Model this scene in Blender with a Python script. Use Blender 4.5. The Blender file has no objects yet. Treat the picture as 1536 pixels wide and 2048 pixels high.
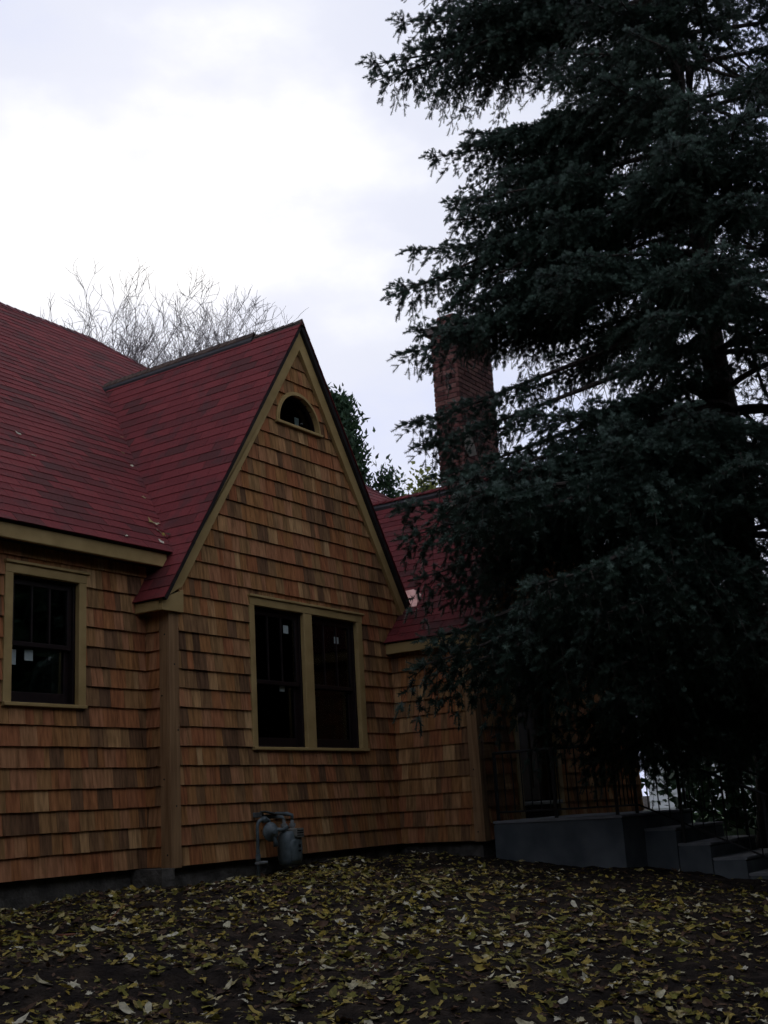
import bpy, math, random
import numpy as np
from mathutils import Vector, Matrix, Euler

random.seed(11)
rng = np.random.default_rng(11)
scene = bpy.context.scene
col = scene.collection
R = math.radians

# ------------------------------------------------------------------ camera
CAM = Vector((-8.008, -7.731, 0.386))
yaw, pit, rol = R(56.768), R(14.185), R(-3.355)
fwd = Vector((math.sin(yaw) * math.cos(pit), math.cos(yaw) * math.cos(pit), math.sin(pit)))
r0 = Vector((math.cos(yaw), -math.sin(yaw), 0))
u0 = r0.cross(fwd)
rgt = r0 * math.cos(rol) + u0 * math.sin(rol)
upv = rgt.cross(fwd)
cam_data = bpy.data.cameras.new('camera')
cam = bpy.data.objects.new('camera', cam_data)
col.objects.link(cam)
cam.matrix_world = Matrix(((rgt.x, upv.x, -fwd.x, CAM.x), (rgt.y, upv.y, -fwd.y, CAM.y),
                           (rgt.z, upv.z, -fwd.z, CAM.z), (0, 0, 0, 1)))
cam_data.sensor_fit = 'VERTICAL'
cam_data.sensor_height = 36.0
cam_data.sensor_width = 27.0
cam_data.lens = 41.36
cam_data.clip_start = 0.05
cam_data.clip_end = 2000
scene.camera = cam

# ------------------------------------------------------------------ sky, sun, exposure
SUN_AZ = math.atan2(0.63, 0.58)          # from +Y towards +X
SUN_EL = R(31.5)
sun_dir = Vector((math.sin(SUN_AZ) * math.cos(SUN_EL), math.cos(SUN_AZ) * math.cos(SUN_EL), math.sin(SUN_EL)))
world = bpy.data.worlds.new('World')
scene.world = world
world.use_nodes = True
wn, wl = world.node_tree.nodes, world.node_tree.links
wn.clear()
w_out = wn.new('ShaderNodeOutputWorld')
w_bg = wn.new('ShaderNodeBackground')
w_bg.inputs['Strength'].default_value = 0.11
wl.new(w_bg.outputs[0], w_out.inputs[0])
sky = wn.new('ShaderNodeTexSky')
sky.sky_type = 'NISHITA'
sky.sun_disc = False
sky.sun_elevation = SUN_EL
sky.sun_rotation = SUN_AZ
sky.dust_density = 2.0
tc = wn.new('ShaderNodeTexCoord')
# broken overcast: a lavender-grey cloud deck with whiter, thinner stretches
mp = wn.new('ShaderNodeMapping')
mp.inputs['Location'].default_value = (0.62, 0.25, 0.0)
mp.inputs['Scale'].default_value = (1.0, 1.0, 1.9)
wl.new(tc.outputs['Generated'], mp.inputs[0])
nz = wn.new('ShaderNodeTexNoise')
nz.inputs['Scale'].default_value = 1.7
nz.inputs['Detail'].default_value = 8
nz.inputs['Roughness'].default_value = 0.52
wl.new(mp.outputs[0], nz.inputs['Vector'])
nrm = wn.new('ShaderNodeVectorMath'); nrm.operation = 'NORMALIZE'
wl.new(tc.outputs['Generated'], nrm.inputs[0])
sub = wn.new('ShaderNodeVectorMath'); sub.operation = 'SUBTRACT'
wl.new(nrm.outputs[0], sub.inputs[0]); sub.inputs[1].default_value = sun_dir
scl = wn.new('ShaderNodeVectorMath'); scl.operation = 'MULTIPLY'; scl.inputs[1].default_value = (1, 1, 2.5)
wl.new(sub.outputs[0], scl.inputs[0])
dot = wn.new('ShaderNodeVectorMath'); dot.operation = 'LENGTH'
wl.new(scl.outputs[0], dot.inputs[0])
glow = wn.new('ShaderNodeMapRange')
glow.interpolation_type = 'SMOOTHSTEP'
glow.inputs['From Min'].default_value = 0.52
glow.inputs['From Max'].default_value = 0.0
glow.inputs['To Max'].default_value = 0.40
wl.new(dot.outputs['Value'], glow.inputs['Value'])
strn = wn.new('ShaderNodeMath'); strn.operation = 'MULTIPLY_ADD'; strn.inputs[1].default_value = 1.25; strn.inputs[2].default_value = -0.135
wl.new(nz.outputs['Fac'], strn.inputs[0])
addn = wn.new('ShaderNodeMath'); addn.operation = 'ADD'
wl.new(strn.outputs[0], addn.inputs[0]); wl.new(glow.outputs[0], addn.inputs[1])
ramp = wn.new('ShaderNodeValToRGB')
ramp.color_ramp.interpolation = 'EASE'
e = ramp.color_ramp.elements
e[0].position = 0.38; e[0].color = (5.9, 6.5, 8.9, 1)
e[1].position = 0.74; e[1].color = (10.2, 10.25, 10.4, 1)
m_ = e.new(0.55); m_.color = (6.9, 7.25, 8.5, 1)
wl.new(addn.outputs[0], ramp.inputs[0])
mixw = wn.new('ShaderNodeMix'); mixw.data_type = 'RGBA'
mixw.inputs['Factor'].default_value = 0.96
wl.new(sky.outputs[0], mixw.inputs[6]); wl.new(ramp.outputs[0], mixw.inputs[7])
wl.new(mixw.outputs[2], w_bg.inputs['Color'])

sun_l = bpy.data.lights.new('sun', 'SUN')
sun_l.energy = 0.5
sun_l.angle = R(20)
sun_l.color = (1.0, 0.96, 0.9)
sun = bpy.data.objects.new('sun', sun_l)
sun.rotation_euler = (-sun_dir).to_track_quat('-Z', 'Y').to_euler()
sun.location = (0, 0, 30)
col.objects.link(sun)
vs = scene.view_settings
vs.view_transform = 'Standard'
vs.look = 'None'
vs.exposure = 0.0
vs.gamma = 1.0
vs.use_curve_mapping = False
scene.cycles.use_denoising = True
scene.cycles.max_bounces = 4
scene.cycles.diffuse_bounces = 2
scene.cycles.glossy_bounces = 2
scene.cycles.adaptive_threshold = 0.04
scene.cycles.transparent_max_bounces = 8

# ------------------------------------------------------------------ materials
def new_mat(name):
    m = bpy.data.materials.new(name); m.use_nodes = True
    nt = m.node_tree
    b = nt.nodes['Principled BSDF']
    b.inputs['Specular IOR Level'].default_value = 0.3
    return m, nt.nodes, nt.links, b

def noise_mat(name, c1, c2, scale=8.0, rough=0.8, bump=0.2, bscale=40.0, stretch=(1, 1, 1), c3=None, dist=0.01, spec=0.3, detail=6):
    """Two or three colours mixed by noise over world position, with fine relief."""
    m, n, l, b = new_mat(name)
    geo = n.new('ShaderNodeNewGeometry')
    mp = n.new('ShaderNodeMapping'); mp.inputs['Scale'].default_value = stretch
    l.new(geo.outputs['Position'], mp.inputs[0])
    t = n.new('ShaderNodeTexNoise'); t.inputs['Scale'].default_value = scale; t.inputs['Detail'].default_value = detail
    l.new(mp.outputs[0], t.inputs['Vector'])
    cr = n.new('ShaderNodeValToRGB'); es = cr.color_ramp.elements
    es[0].position = 0.35; es[0].color = (*c1, 1)
    es[1].position = 0.68; es[1].color = (*c2, 1)
    if c3:
        k = es.new(0.5); k.color = (*c3, 1)
    l.new(t.outputs['Fac'], cr.inputs[0]); l.new(cr.outputs[0], b.inputs['Base Color'])
    b.inputs['Roughness'].default_value = rough
    b.inputs['Specular IOR Level'].default_value = spec
    if bump:
        t2 = n.new('ShaderNodeTexNoise'); t2.inputs['Scale'].default_value = bscale; t2.inputs['Detail'].default_value = 4
        l.new(mp.outputs[0], t2.inputs['Vector'])
        bp = n.new('ShaderNodeBump'); bp.inputs['Strength'].default_value = bump; bp.inputs['Distance'].default_value = dist
        l.new(t2.outputs['Fac'], bp.inputs['Height']); l.new(bp.outputs[0], b.inputs['Normal'])
    return m

def tint_mat(name, stops, rough=0.8, stretch=(1, 1, 1), nscale=20.0, namt=0.35, bump=0.25, bscale=60.0, dist=0.006, spec=0.25, trans=0.0, sub2=None, s2scale=6.0):
    """Colour from the piece's own tint attribute through a ramp, with grain and stains laid over."""
    m, n, l, b = new_mat(name)
    at = n.new('ShaderNodeAttribute'); at.attribute_name = 'tint'
    cr = n.new('ShaderNodeValToRGB'); es = cr.color_ramp.elements
    es[0].position = stops[0][0]; es[0].color = (*stops[0][1], 1)
    es[1].position = stops[-1][0]; es[1].color = (*stops[-1][1], 1)
    for p_, c_ in stops[1:-1]:
        k = es.new(p_); k.color = (*c_, 1)
    l.new(at.outputs['Fac'], cr.inputs[0])
    geo = n.new('ShaderNodeNewGeometry')
    mp = n.new('ShaderNodeMapping'); mp.inputs['Scale'].default_value = stretch
    l.new(geo.outputs['Position'], mp.inputs[0])
    t = n.new('ShaderNodeTexNoise'); t.inputs['Scale'].default_value = nscale; t.inputs['Detail'].default_value = 6
    l.new(mp.outputs[0], t.inputs['Vector'])
    mr = n.new('ShaderNodeMapRange')
    mr.inputs['From Min'].default_value = 0.3; mr.inputs['From Max'].default_value = 0.7
    mr.inputs['To Min'].default_value = 1 - namt; mr.inputs['To Max'].default_value = 1 + namt
    l.new(t.outputs['Fac'], mr.inputs['Value'])
    mul = n.new('ShaderNodeMix'); mul.data_type = 'RGBA'; mul.blend_type = 'MULTIPLY'; mul.inputs['Factor'].default_value = 1
    l.new(cr.outputs[0], mul.inputs[6]); l.new(mr.outputs[0], mul.inputs[7])
    last = mul.outputs[2]
    if sub2:
        t3 = n.new('ShaderNodeTexNoise'); t3.inputs['Scale'].default_value = s2scale; t3.inputs['Detail'].default_value = 3
        l.new(geo.outputs['Position'], t3.inputs['Vector'])
        m3 = n.new('ShaderNodeMapRange'); m3.inputs['From Min'].default_value = 0.52; m3.inputs['From Max'].default_value = 0.7; m3.inputs['To Max'].default_value = 0.6
        l.new(t3.outputs['Fac'], m3.inputs['Value'])
        mx = n.new('ShaderNodeMix'); mx.data_type = 'RGBA'
        l.new(m3.outputs[0], mx.inputs['Factor']); l.new(last, mx.inputs[6]); mx.inputs[7].default_value = (*sub2, 1)
        last = mx.outputs[2]
    l.new(last, b.inputs['Base Color'])
    b.inputs['Roughness'].default_value = rough
    b.inputs['Specular IOR Level'].default_value = spec
    if bump:
        t2 = n.new('ShaderNodeTexNoise'); t2.inputs['Scale'].default_value = bscale; t2.inputs['Detail'].default_value = 4
        l.new(mp.outputs[0], t2.inputs['Vector'])
        bp = n.new('ShaderNodeBump'); bp.inputs['Strength'].default_value = bump; bp.inputs['Distance'].default_value = dist
        l.new(t2.outputs['Fac'], bp.inputs['Height']); l.new(bp.outputs[0], b.inputs['Normal'])
    if trans:
        tr = n.new('ShaderNodeBsdfTranslucent'); l.new(last, tr.inputs['Color'])
        ms = n.new('ShaderNodeMixShader'); ms.inputs[0].default_value = trans
        out = n['Material Output']
        l.new(b.outputs[0], ms.inputs[1]); l.new(tr.outputs[0], ms.inputs[2]); l.new(ms.outputs[0], out.inputs[0])
    return m

M = {}
M['cedar'] = tint_mat('cedar_shingle', [(0.0, (0.090, 0.050, 0.029)), (0.14, (0.190, 0.102, 0.050)), (0.28, (0.292, 0.164, 0.068)), (0.42, (0.330, 0.152, 0.055)),
                                        (0.58, (0.320, 0.120, 0.051)), (0.74, (0.365, 0.170, 0.080)), (0.88, (0.400, 0.222, 0.092)), (1.0, (0.470, 0.288, 0.130))],
                      rough=0.9, stretch=(1, 1, 0.07), nscale=34, namt=0.38, bump=0.5, bscale=110, dist=0.004, spec=0.06)
M['roof'] = tint_mat('red_asphalt_shingle', [(0.0, (0.080, 0.023, 0.020)), (0.3, (0.116, 0.022, 0.021)), (0.6, (0.140, 0.023, 0.023)), (1.0, (0.170, 0.029, 0.028))],
                     rough=0.92, nscale=90, namt=0.35, bump=0.6, bscale=420, dist=0.003, sub2=(0.066, 0.030, 0.027), s2scale=4.2, spec=0.2)
M['ventcap'] = tint_mat('weathered_ridge_cap', [(0.0, (0.045, 0.030, 0.022)), (1.0, (0.085, 0.055, 0.038))], rough=0.95, nscale=40, namt=0.4, bump=0.4, bscale=200, dist=0.003)
M['cap'] = tint_mat('ridge_cap_shingle', [(0.0, (0.06, 0.022, 0.022)), (1.0, (0.13, 0.028, 0.032))], rough=0.92, nscale=60, namt=0.4, bump=0.5, bscale=300, dist=0.003)
M['trim'] = noise_mat('khaki_trim_paint', (0.335, 0.228, 0.084), (0.430, 0.300, 0.120), scale=5, rough=0.6, bump=0.12, bscale=60, stretch=(1, 1, 1), dist=0.003)
M['post'] = noise_mat('cedar_corner_board', (0.20, 0.108, 0.046), (0.33, 0.195, 0.088), scale=26, rough=0.75, bump=0.3, bscale=80, stretch=(1, 1, 0.06), dist=0.003)
M['sash'] = noise_mat('dark_brown_sash', (0.010, 0.006, 0.006), (0.018, 0.009, 0.008), scale=12, rough=0.45, bump=0.05, bscale=80)
M['liner'] = noise_mat('jamb_liner', (0.22, 0.22, 0.19), (0.3, 0.3, 0.26), scale=6, rough=0.6, bump=0.05)
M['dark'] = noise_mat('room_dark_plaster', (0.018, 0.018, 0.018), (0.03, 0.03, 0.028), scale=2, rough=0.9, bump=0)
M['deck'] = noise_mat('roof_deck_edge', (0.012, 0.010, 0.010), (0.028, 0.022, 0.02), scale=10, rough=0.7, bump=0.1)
M['sheath'] = noise_mat('sheathing', (0.03, 0.02, 0.015), (0.05, 0.035, 0.025), scale=8, rough=0.9, bump=0.1)
M['found'] = noise_mat('foundation_stone', (0.055, 0.050, 0.041), (0.135, 0.124, 0.102), scale=7, rough=0.95, bump=0.8, bscale=16, dist=0.03, c3=(0.085, 0.078, 0.063))
M['conc'] = noise_mat('parged_concrete', (0.070, 0.082, 0.085), (0.135, 0.148, 0.150), scale=2.6, rough=0.9, bump=0.35, bscale=28, dist=0.006)
M['concstep'] = noise_mat('step_concrete', (0.19, 0.195, 0.195), (0.27, 0.275, 0.27), scale=6, rough=0.9, bump=0.3, bscale=60, dist=0.004)
M['iron'] = noise_mat('black_iron', (0.010, 0.010, 0.010), (0.022, 0.019, 0.017), scale=30, rough=0.5, bump=0.1, spec=0.4)
M['copper'] = noise_mat('bare_copper', (0.46, 0.21, 0.15), (0.60, 0.32, 0.24), scale=14, rough=0.42, bump=0.08)
M['copper'].node_tree.nodes['Principled BSDF'].inputs['Metallic'].default_value = 0.55
M['meter'] = noise_mat('meter_grey_paint', (0.060, 0.080, 0.082), (0.115, 0.142, 0.140), scale=18, rough=0.5, bump=0.1, bscale=120, spec=0.5)
M['meterlight'] = noise_mat('meter_galvanised', (0.17, 0.18, 0.17), (0.28, 0.285, 0.26), scale=30, rough=0.4, bump=0.05, spec=0.5)
M['dial'] = noise_mat('meter_dial', (0.15, 0.15, 0.125), (0.22, 0.215, 0.18), scale=22, rough=0.35, bump=0.0)
M['black'] = noise_mat('black_print', (0.006, 0.006, 0.006), (0.012, 0.012, 0.012), scale=20, rough=0.6, bump=0)
M['sticker'] = noise_mat('window_sticker', (0.30, 0.36, 0.33), (0.42, 0.47, 0.43), scale=20, rough=0.7, bump=0)
M['door'] = noise_mat('brown_door', (0.07, 0.042, 0.024), (0.11, 0.066, 0.036), scale=14, rough=0.5, bump=0.1, stretch=(1, 1, 0.1))
M['white'] = noise_mat('white_siding_paint', (0.62, 0.62, 0.6), (0.74, 0.74, 0.72), scale=2, rough=0.6, bump=0.05)
M['greyroof'] = noise_mat('weathered_roof', (0.19, 0.17, 0.14), (0.30, 0.27, 0.22), scale=3, rough=0.95, bump=0.3, bscale=20)
M['soil'] = noise_mat('dark_soil', (0.012, 0.009, 0.007), (0.046, 0.033, 0.023), scale=5.5, rough=1.0, bump=1.0, bscale=30, dist=0.04, c3=(0.019, 0.014, 0.010), spec=0.1, detail=10)
M['grass'] = noise_mat('lawn_green', (0.02, 0.05, 0.009), (0.05, 0.10, 0.02), scale=30, rough=0.9, bump=0.5, bscale=120, dist=0.02)
M['bark'] = noise_mat('spruce_bark', (0.022, 0.016, 0.012), (0.06, 0.046, 0.036), scale=22, rough=0.95, bump=0.9, bscale=40, dist=0.02, stretch=(1, 1, 0.4))
M['twigbark'] = noise_mat('bare_twig_bark', (0.10, 0.085, 0.08), (0.17, 0.15, 0.145), scale=10, rough=0.9, bump=0.2)
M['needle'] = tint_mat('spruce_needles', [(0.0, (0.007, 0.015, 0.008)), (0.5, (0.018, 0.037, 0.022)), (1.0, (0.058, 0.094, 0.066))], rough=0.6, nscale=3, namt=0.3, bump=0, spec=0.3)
M['arbor'] = tint_mat('arborvitae_sprays', [(0.0, (0.014, 0.036, 0.018)), (1.0, (0.05, 0.092, 0.04))], rough=0.7, nscale=3, namt=0.3, bump=0, trans=0.2)
M['pale'] = tint_mat('yellow_green_leaves', [(0.0, (0.09, 0.115, 0.03)), (1.0, (0.24, 0.25, 0.07))], rough=0.7, nscale=3, namt=0.3, bump=0, trans=0.35)
M['leaf'] = tint_mat('fallen_maple_leaf', [(0.0, (0.045, 0.026, 0.016)), (0.2, (0.105, 0.055, 0.027)), (0.36, (0.175, 0.165, 0.030)), (0.55, (0.320, 0.235, 0.034)), (0.72, (0.38, 0.285, 0.07)), (0.86, (0.42, 0.36, 0.18)), (1.0, (0.60, 0.56, 0.42))],
                     rough=0.75, nscale=45, namt=0.3, bump=0.3, bscale=120, dist=0.002, trans=0.15)
def brick_mat():
    return tint_mat('chimney_brick', [(0.0, (0.075, 0.030, 0.025)), (0.5, (0.155, 0.060, 0.048)), (1.0, (0.23, 0.110, 0.085))], rough=0.92, nscale=30, namt=0.35, bump=0.5, bscale=90, dist=0.004)
M['brick'] = brick_mat()
M['mortar'] = noise_mat('chimney_mortar', (0.13, 0.105, 0.09), (0.2, 0.17, 0.145), scale=14, rough=0.95, bump=0.5, bscale=60)
M['parge'] = noise_mat('pale_cement_patch', (0.26, 0.24, 0.19), (0.36, 0.34, 0.28), scale=14, rough=0.95, bump=0.5, bscale=40)
M['scrap'] = noise_mat('cedar_offcut', (0.15, 0.055, 0.028), (0.21, 0.08, 0.04), scale=20, rough=0.85, bump=0.3, stretch=(1, 1, 1))

def glass_mat():
    m, n, l, b = new_mat('window_glass')
    n.remove(b)
    fr = n.new('ShaderNodeFresnel'); fr.inputs['IOR'].default_value = 1.5
    gl = n.new('ShaderNodeBsdfGlossy'); gl.inputs['Roughness'].default_value = 0.03; gl.inputs['Color'].default_value = (0.9, 0.95, 0.95, 1)
    tr = n.new('ShaderNodeBsdfTransparent'); tr.inputs['Color'].default_value = (0.75, 0.8, 0.78, 1)
    geo = n.new('ShaderNodeNewGeometry')
    t = n.new('ShaderNodeTexNoise'); t.inputs['Scale'].default_value = 1.6
    l.new(geo.outputs['Position'], t.inputs['Vector'])
    bp = n.new('ShaderNodeBump'); bp.inputs['Strength'].default_value = 0.04; bp.inputs['Distance'].default_value = 0.05
    l.new(t.outputs['Fac'], bp.inputs['Height']); l.new(bp.outputs[0], gl.inputs['Normal'])
    ms = n.new('ShaderNodeMixShader')
    l.new(fr.outputs[0], ms.inputs[0]); l.new(tr.outputs[0], ms.inputs[1]); l.new(gl.outputs[0], ms.inputs[2])
    l.new(ms.outputs[0], n['Material Output'].inputs[0])
    return m
M['glass'] = glass_mat()

# ------------------------------------------------------------------ object helpers
WL = {}
def wloc(o):
    return WL.get(o.name, Vector((0, 0, 0)))

def thing(name, loc, label, cat, group=None, kind=None):
    o = bpy.data.objects.new(name, None)
    o.empty_display_size = 0.2
    o.location = loc; col.objects.link(o); WL[o.name] = Vector(loc)
    tag(o, label, cat, group, kind)
    return o

def tag(o, label=None, cat=None, group=None, kind=None):
    if label: o['label'] = label
    if cat: o['category'] = cat
    if group: o['group'] = group
    if kind: o['kind'] = kind
    return o

def mesh_data(name, verts, faces, mat, tint=None, smooth=False):
    me = bpy.data.meshes.new(name)
    me.from_pydata([tuple(v) for v in verts], [], faces)
    me.materials.append(mat)
    if tint is not None:
        a = me.attributes.new('tint', 'FLOAT', 'POINT')
        t = np.asarray(tint, dtype=np.float32)
        if t.ndim == 0: t = np.full(len(verts), float(t), np.float32)
        a.data.foreach_set('value', t)
    if smooth:
        me.polygons.foreach_set('use_smooth', [True] * len(me.polygons))
    me.update()
    return me

def obj(name, verts, faces, mat, parent=None, origin=None, tint=None, smooth=False, kind=None):
    """A mesh given in world coordinates; ORIGIN is where its own origin stands."""
    V = [Vector(v) for v in verts]
    og = Vector(origin) if origin is not None else Vector(V[0])
    me = mesh_data(name, [v - og for v in V], faces, mat, tint, smooth)
    return place(name, me, og, parent, kind)

def place(name, me, og, parent=None, kind=None):
    o = bpy.data.objects.new(name, me)
    col.objects.link(o)
    WL[o.name] = Vector(og)
    if parent is not None:
        o.parent = parent
        o.location = Vector(og) - wloc(parent)
    else:
        o.location = og
    if kind: o['kind'] = kind
    return o

class MB:
    """Collects shapes into one mesh."""
    def __init__(s): s.v = []; s.f = []; s.t = []
    def add(s, verts, faces, tint=0.5):
        b = len(s.v)
        s.v += [Vector(v) for v in verts]; s.f += [tuple(i + b for i in f) for f in faces]; s.t += [tint] * len(verts)
        return s
    def box(s, a, b, tint=0.5):
        x0, y0, z0 = [min(a[i], b[i]) for i in range(3)]; x1, y1, z1 = [max(a[i], b[i]) for i in range(3)]
        return s.add([(x0, y0, z0), (x1, y0, z0), (x1, y1, z0), (x0, y1, z0), (x0, y0, z1), (x1, y0, z1), (x1, y1, z1), (x0, y1, z1)],
                     [(0, 3, 2, 1), (4, 5, 6, 7), (0, 1, 5, 4), (1, 2, 6, 5), (2, 3, 7, 6), (3, 0, 4, 7)], tint)
    def bbox(s, a, b, bev=0.006, tint=0.5):
        """Box with chamfered long edges."""
        lo = [min(a[i], b[i]) for i in range(3)]; hi = [max(a[i], b[i]) for i in range(3)]
        ax = max(range(3), key=lambda i: hi[i] - lo[i]); i, j = [k for k in range(3) if k != ax]
        bv = min(bev, (hi[i] - lo[i]) * 0.4, (hi[j] - lo[j]) * 0.4)
        ring = [(lo[i] + bv, lo[j]), (hi[i] - bv, lo[j]), (hi[i], lo[j] + bv), (hi[i], hi[j] - bv), (hi[i] - bv, hi[j]), (lo[i] + bv, hi[j]), (lo[i], hi[j] - bv), (lo[i], lo[j] + bv)]
        vs = []
        for e_ in (lo[ax], hi[ax]):
            for p, q in ring:
                c = [0, 0, 0]; c[ax] = e_; c[i] = p; c[j] = q; vs.append(c)
        fs = [(k, (k + 1) % 8, 8 + (k + 1) % 8, 8 + k) for k in range(8)] + [tuple(range(7, -1, -1)), tuple(range(8, 16))]
        return s.add(vs, fs, tint)
    def tube(s, pts, rad, n=8, cap=True, tint=0.5):
        pts = [Vector(p) for p in pts]
        if not hasattr(rad, '__len__'): rad = [rad] * len(pts)
        b = len(s.v); prev = None
        for k, p in enumerate(pts):
            d = (pts[min(k + 1, len(pts) - 1)] - pts[max(k - 1, 0)])
            if d.length < 1e-9: d = Vector((0, 0, 1))
            d.normalize()
            if prev is None:
                a = d.orthogonal().normalized()
            else:
                a = (prev - d * prev.dot(d))
                a = a.normalized() if a.length > 1e-6 else d.orthogonal().normalized()
            prev = a; c = d.cross(a)
            for q in range(n):
                th = 2 * math.pi * q / n
                s.v.append(p + (a * math.cos(th) + c * math.sin(th)) * rad[k]); s.t.append(tint)
        for k in range(len(pts) - 1):
            for q in range(n):
                s.f.append((b + k * n + q, b + k * n + (q + 1) % n, b + (k + 1) * n + (q + 1) % n, b + (k + 1) * n + q))
        if cap:
            s.f.append(tuple(b + q for q in range(n - 1, -1, -1))); e_ = b + (len(pts) - 1) * n
            s.f.append(tuple(e_ + q for q in range(n)))
        return s
    def lathe(s, c, axis, prof, n=20, tint=0.5):
        """prof: (distance along axis, radius)."""
        c = Vector(c); d = Vector(axis).normalized(); a = d.orthogonal().normalized(); g = d.cross(a); b = len(s.v)
        for h, r_ in prof:
            for q in range(n):
                th = 2 * math.pi * q / n
                s.v.append(c + d * h + (a * math.cos(th) + g * math.sin(th)) * r_); s.t.append(tint)
        for k in range(len(prof) - 1):
            for q in range(n):
                s.f.append((b + k * n + q, b + k * n + (q + 1) % n, b + (k + 1) * n + (q + 1) % n, b + (k + 1) * n + q))
        s.f.append(tuple(b + q for q in range(n - 1, -1, -1))); e_ = b + (len(prof) - 1) * n
        s.f.append(tuple(e_ + q for q in range(n)))
        return s
    def build(s, name, mat, parent=None, origin=None, smooth=False, kind=None, tint=False):
        if origin is None:
            mn = [min(v[i] for v in s.v) for i in range(3)]; mx = [max(v[i] for v in s.v) for i in range(3)]
            origin = ((mn[0] + mx[0]) / 2, (mn[1] + mx[1]) / 2, mn[2])
        return obj(name, s.v, s.f, mat, parent, origin, s.t if tint else None, smooth, kind)

# ---- plane frames, polygons, prisms
class Frame:
    """A wall or roof plane: u along it, v up it, n out of it."""
    def __init__(s, o, u, v):
        s.o = Vector(o); s.u = Vector(u).normalized(); s.v = Vector(v).normalized(); s.n = s.u.cross(s.v).normalized()
    def P(s, u, v, d=0.0): return s.o + s.u * u + s.v * v + s.n * d
    def uv(s, p): q = Vector(p) - s.o; return (q.dot(s.u), q.dot(s.v))

def clip(poly, a, b, c):
    out = []
    for i in range(len(poly)):
        p, q = poly[i], poly[(i + 1) % len(poly)]
        dp, dq = a * p[0] + b * p[1] - c, a * q[0] + b * q[1] - c
        if dp <= 0: out.append(p)
        if (dp < 0 < dq) or (dq < 0 < dp):
            t = dp / (dp - dq); out.append((p[0] + (q[0] - p[0]) * t, p[1] + (q[1] - p[1]) * t))
    return out
def area(p):
    return abs(sum(p[i][0] * p[(i + 1) % len(p)][1] - p[(i + 1) % len(p)][0] * p[i][1] for i in range(len(p)))) / 2 if len(p) > 2 else 0
def clip_convex(poly, cv):
    """cv counter-clockwise."""
    for i in range(len(cv)):
        (x0, y0), (x1, y1) = cv[i], cv[(i + 1) % len(cv)]
        a, b = (y1 - y0), -(x1 - x0)
        poly = clip(poly, a, b, a * x0 + b * y0)
        if len(poly) < 3: return []
    return poly
def subtract(polys, h):
    u0, v0_, u1, v1 = h; out = []
    for p in polys:
        for q in (clip(p, 1, 0, u0), clip(p, -1, 0, -u1), clip(clip(clip(p, -1, 0, -u0), 1, 0, u1), 0, 1, v0_), clip(clip(clip(p, -1, 0, -u0), 1, 0, u1), 0, -1, -v1)):
            if area(q) > 2e-5: out.append(q)
    return out
def prism(mb, fr, poly, d0, d1, tint=0.5):
    n = len(poly)
    vs = [fr.P(u, v, d1) for u, v in poly] + [fr.P(u, v, d0) for u, v in poly]
    fs = [tuple(range(n)), tuple(range(2 * n - 1, n - 1, -1))] + [(i, n + i, n + (i + 1) % n, (i + 1) % n) for i in range(n)]
    mb.add(vs, fs, tint)

def dist_cam(p): return (Vector(p) - CAM).length
def in_view(p, m=0.03):
    q = Vector(p) - CAM; z = q.dot(fwd)
    if z < 0.3: return False
    x, y = q.dot(rgt) / z, q.dot(upv) / z
    return abs(x) < 13.5 / 41.36 * (1 + m) and abs(y) < 18 / 41.36 * (1 + m)

def shingle_field(fr, cv, holes, e_, wmin, wmax, t_bot, t_top, v_start=None, jit=0.004, gap=0.003, tints=None, lap=1.14, joint_grid=None, flare=0.0):
    """Courses of single shingles over the convex polygon cv minus the holes."""
    us = [p[0] for p in cv]; vs_ = [p[1] for p in cv]
    u_lo, u_hi, v_lo, v_hi = min(us), max(us), min(vs_), max(vs_)
    if v_start is None: v_start = v_lo
    out = []; k = 0; v = v_start
    while v < v_hi:
        if joint_grid: u = u_lo - joint_grid * ((k % 2) * 0.5 + random.uniform(0, 0.08)) - 0.001
        else: u = u_lo - random.uniform(0, wmax)
        while u < u_hi:
            w = joint_grid if joint_grid else random.uniform(wmin, wmax) * (0.75 if random.random() < 0.18 else 1)
            j = random.uniform(-jit, jit); sk = random.uniform(-0.4, 0.4) * jit
            vb = v + j
            p0 = [(u + gap / 2, vb - sk), (u + w - gap / 2, vb + sk), (u + w - gap / 2, v + e_ * lap), (u + gap / 2, v + e_ * lap)]
            p0 = clip_convex(p0, cv)
            ps = [p0] if area(p0) > 2e-4 else []
            for h in holes:
                ps = subtract(ps, h)
            tb = t_bot * random.uniform(0.85, 1.15); tn = tints() if tints else random.random()
            for p in ps:
                if area(p) < 3e-4 or max(q[1] for q in p) - v < 0.012: continue
                out.append((fr, p, v, e_ * lap, tb, t_top, tn))
            u += w
        v += e_; k += 1
    return out
def shingle_mesh(sh):
    fr, p, v0_, H, tb, tt, tn = sh
    n = len(p)
    vs = [fr.P(u, v, tb + (tt - tb) * min(max((v - v0_) / H, 0), 1)) for u, v in p] + [fr.P(u, v, 0.0) for u, v in p]
    fs = [tuple(range(n))] + [(i, n + i, n + (i + 1) % n, (i + 1) % n) for i in range(n)]
    return vs, fs
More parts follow.
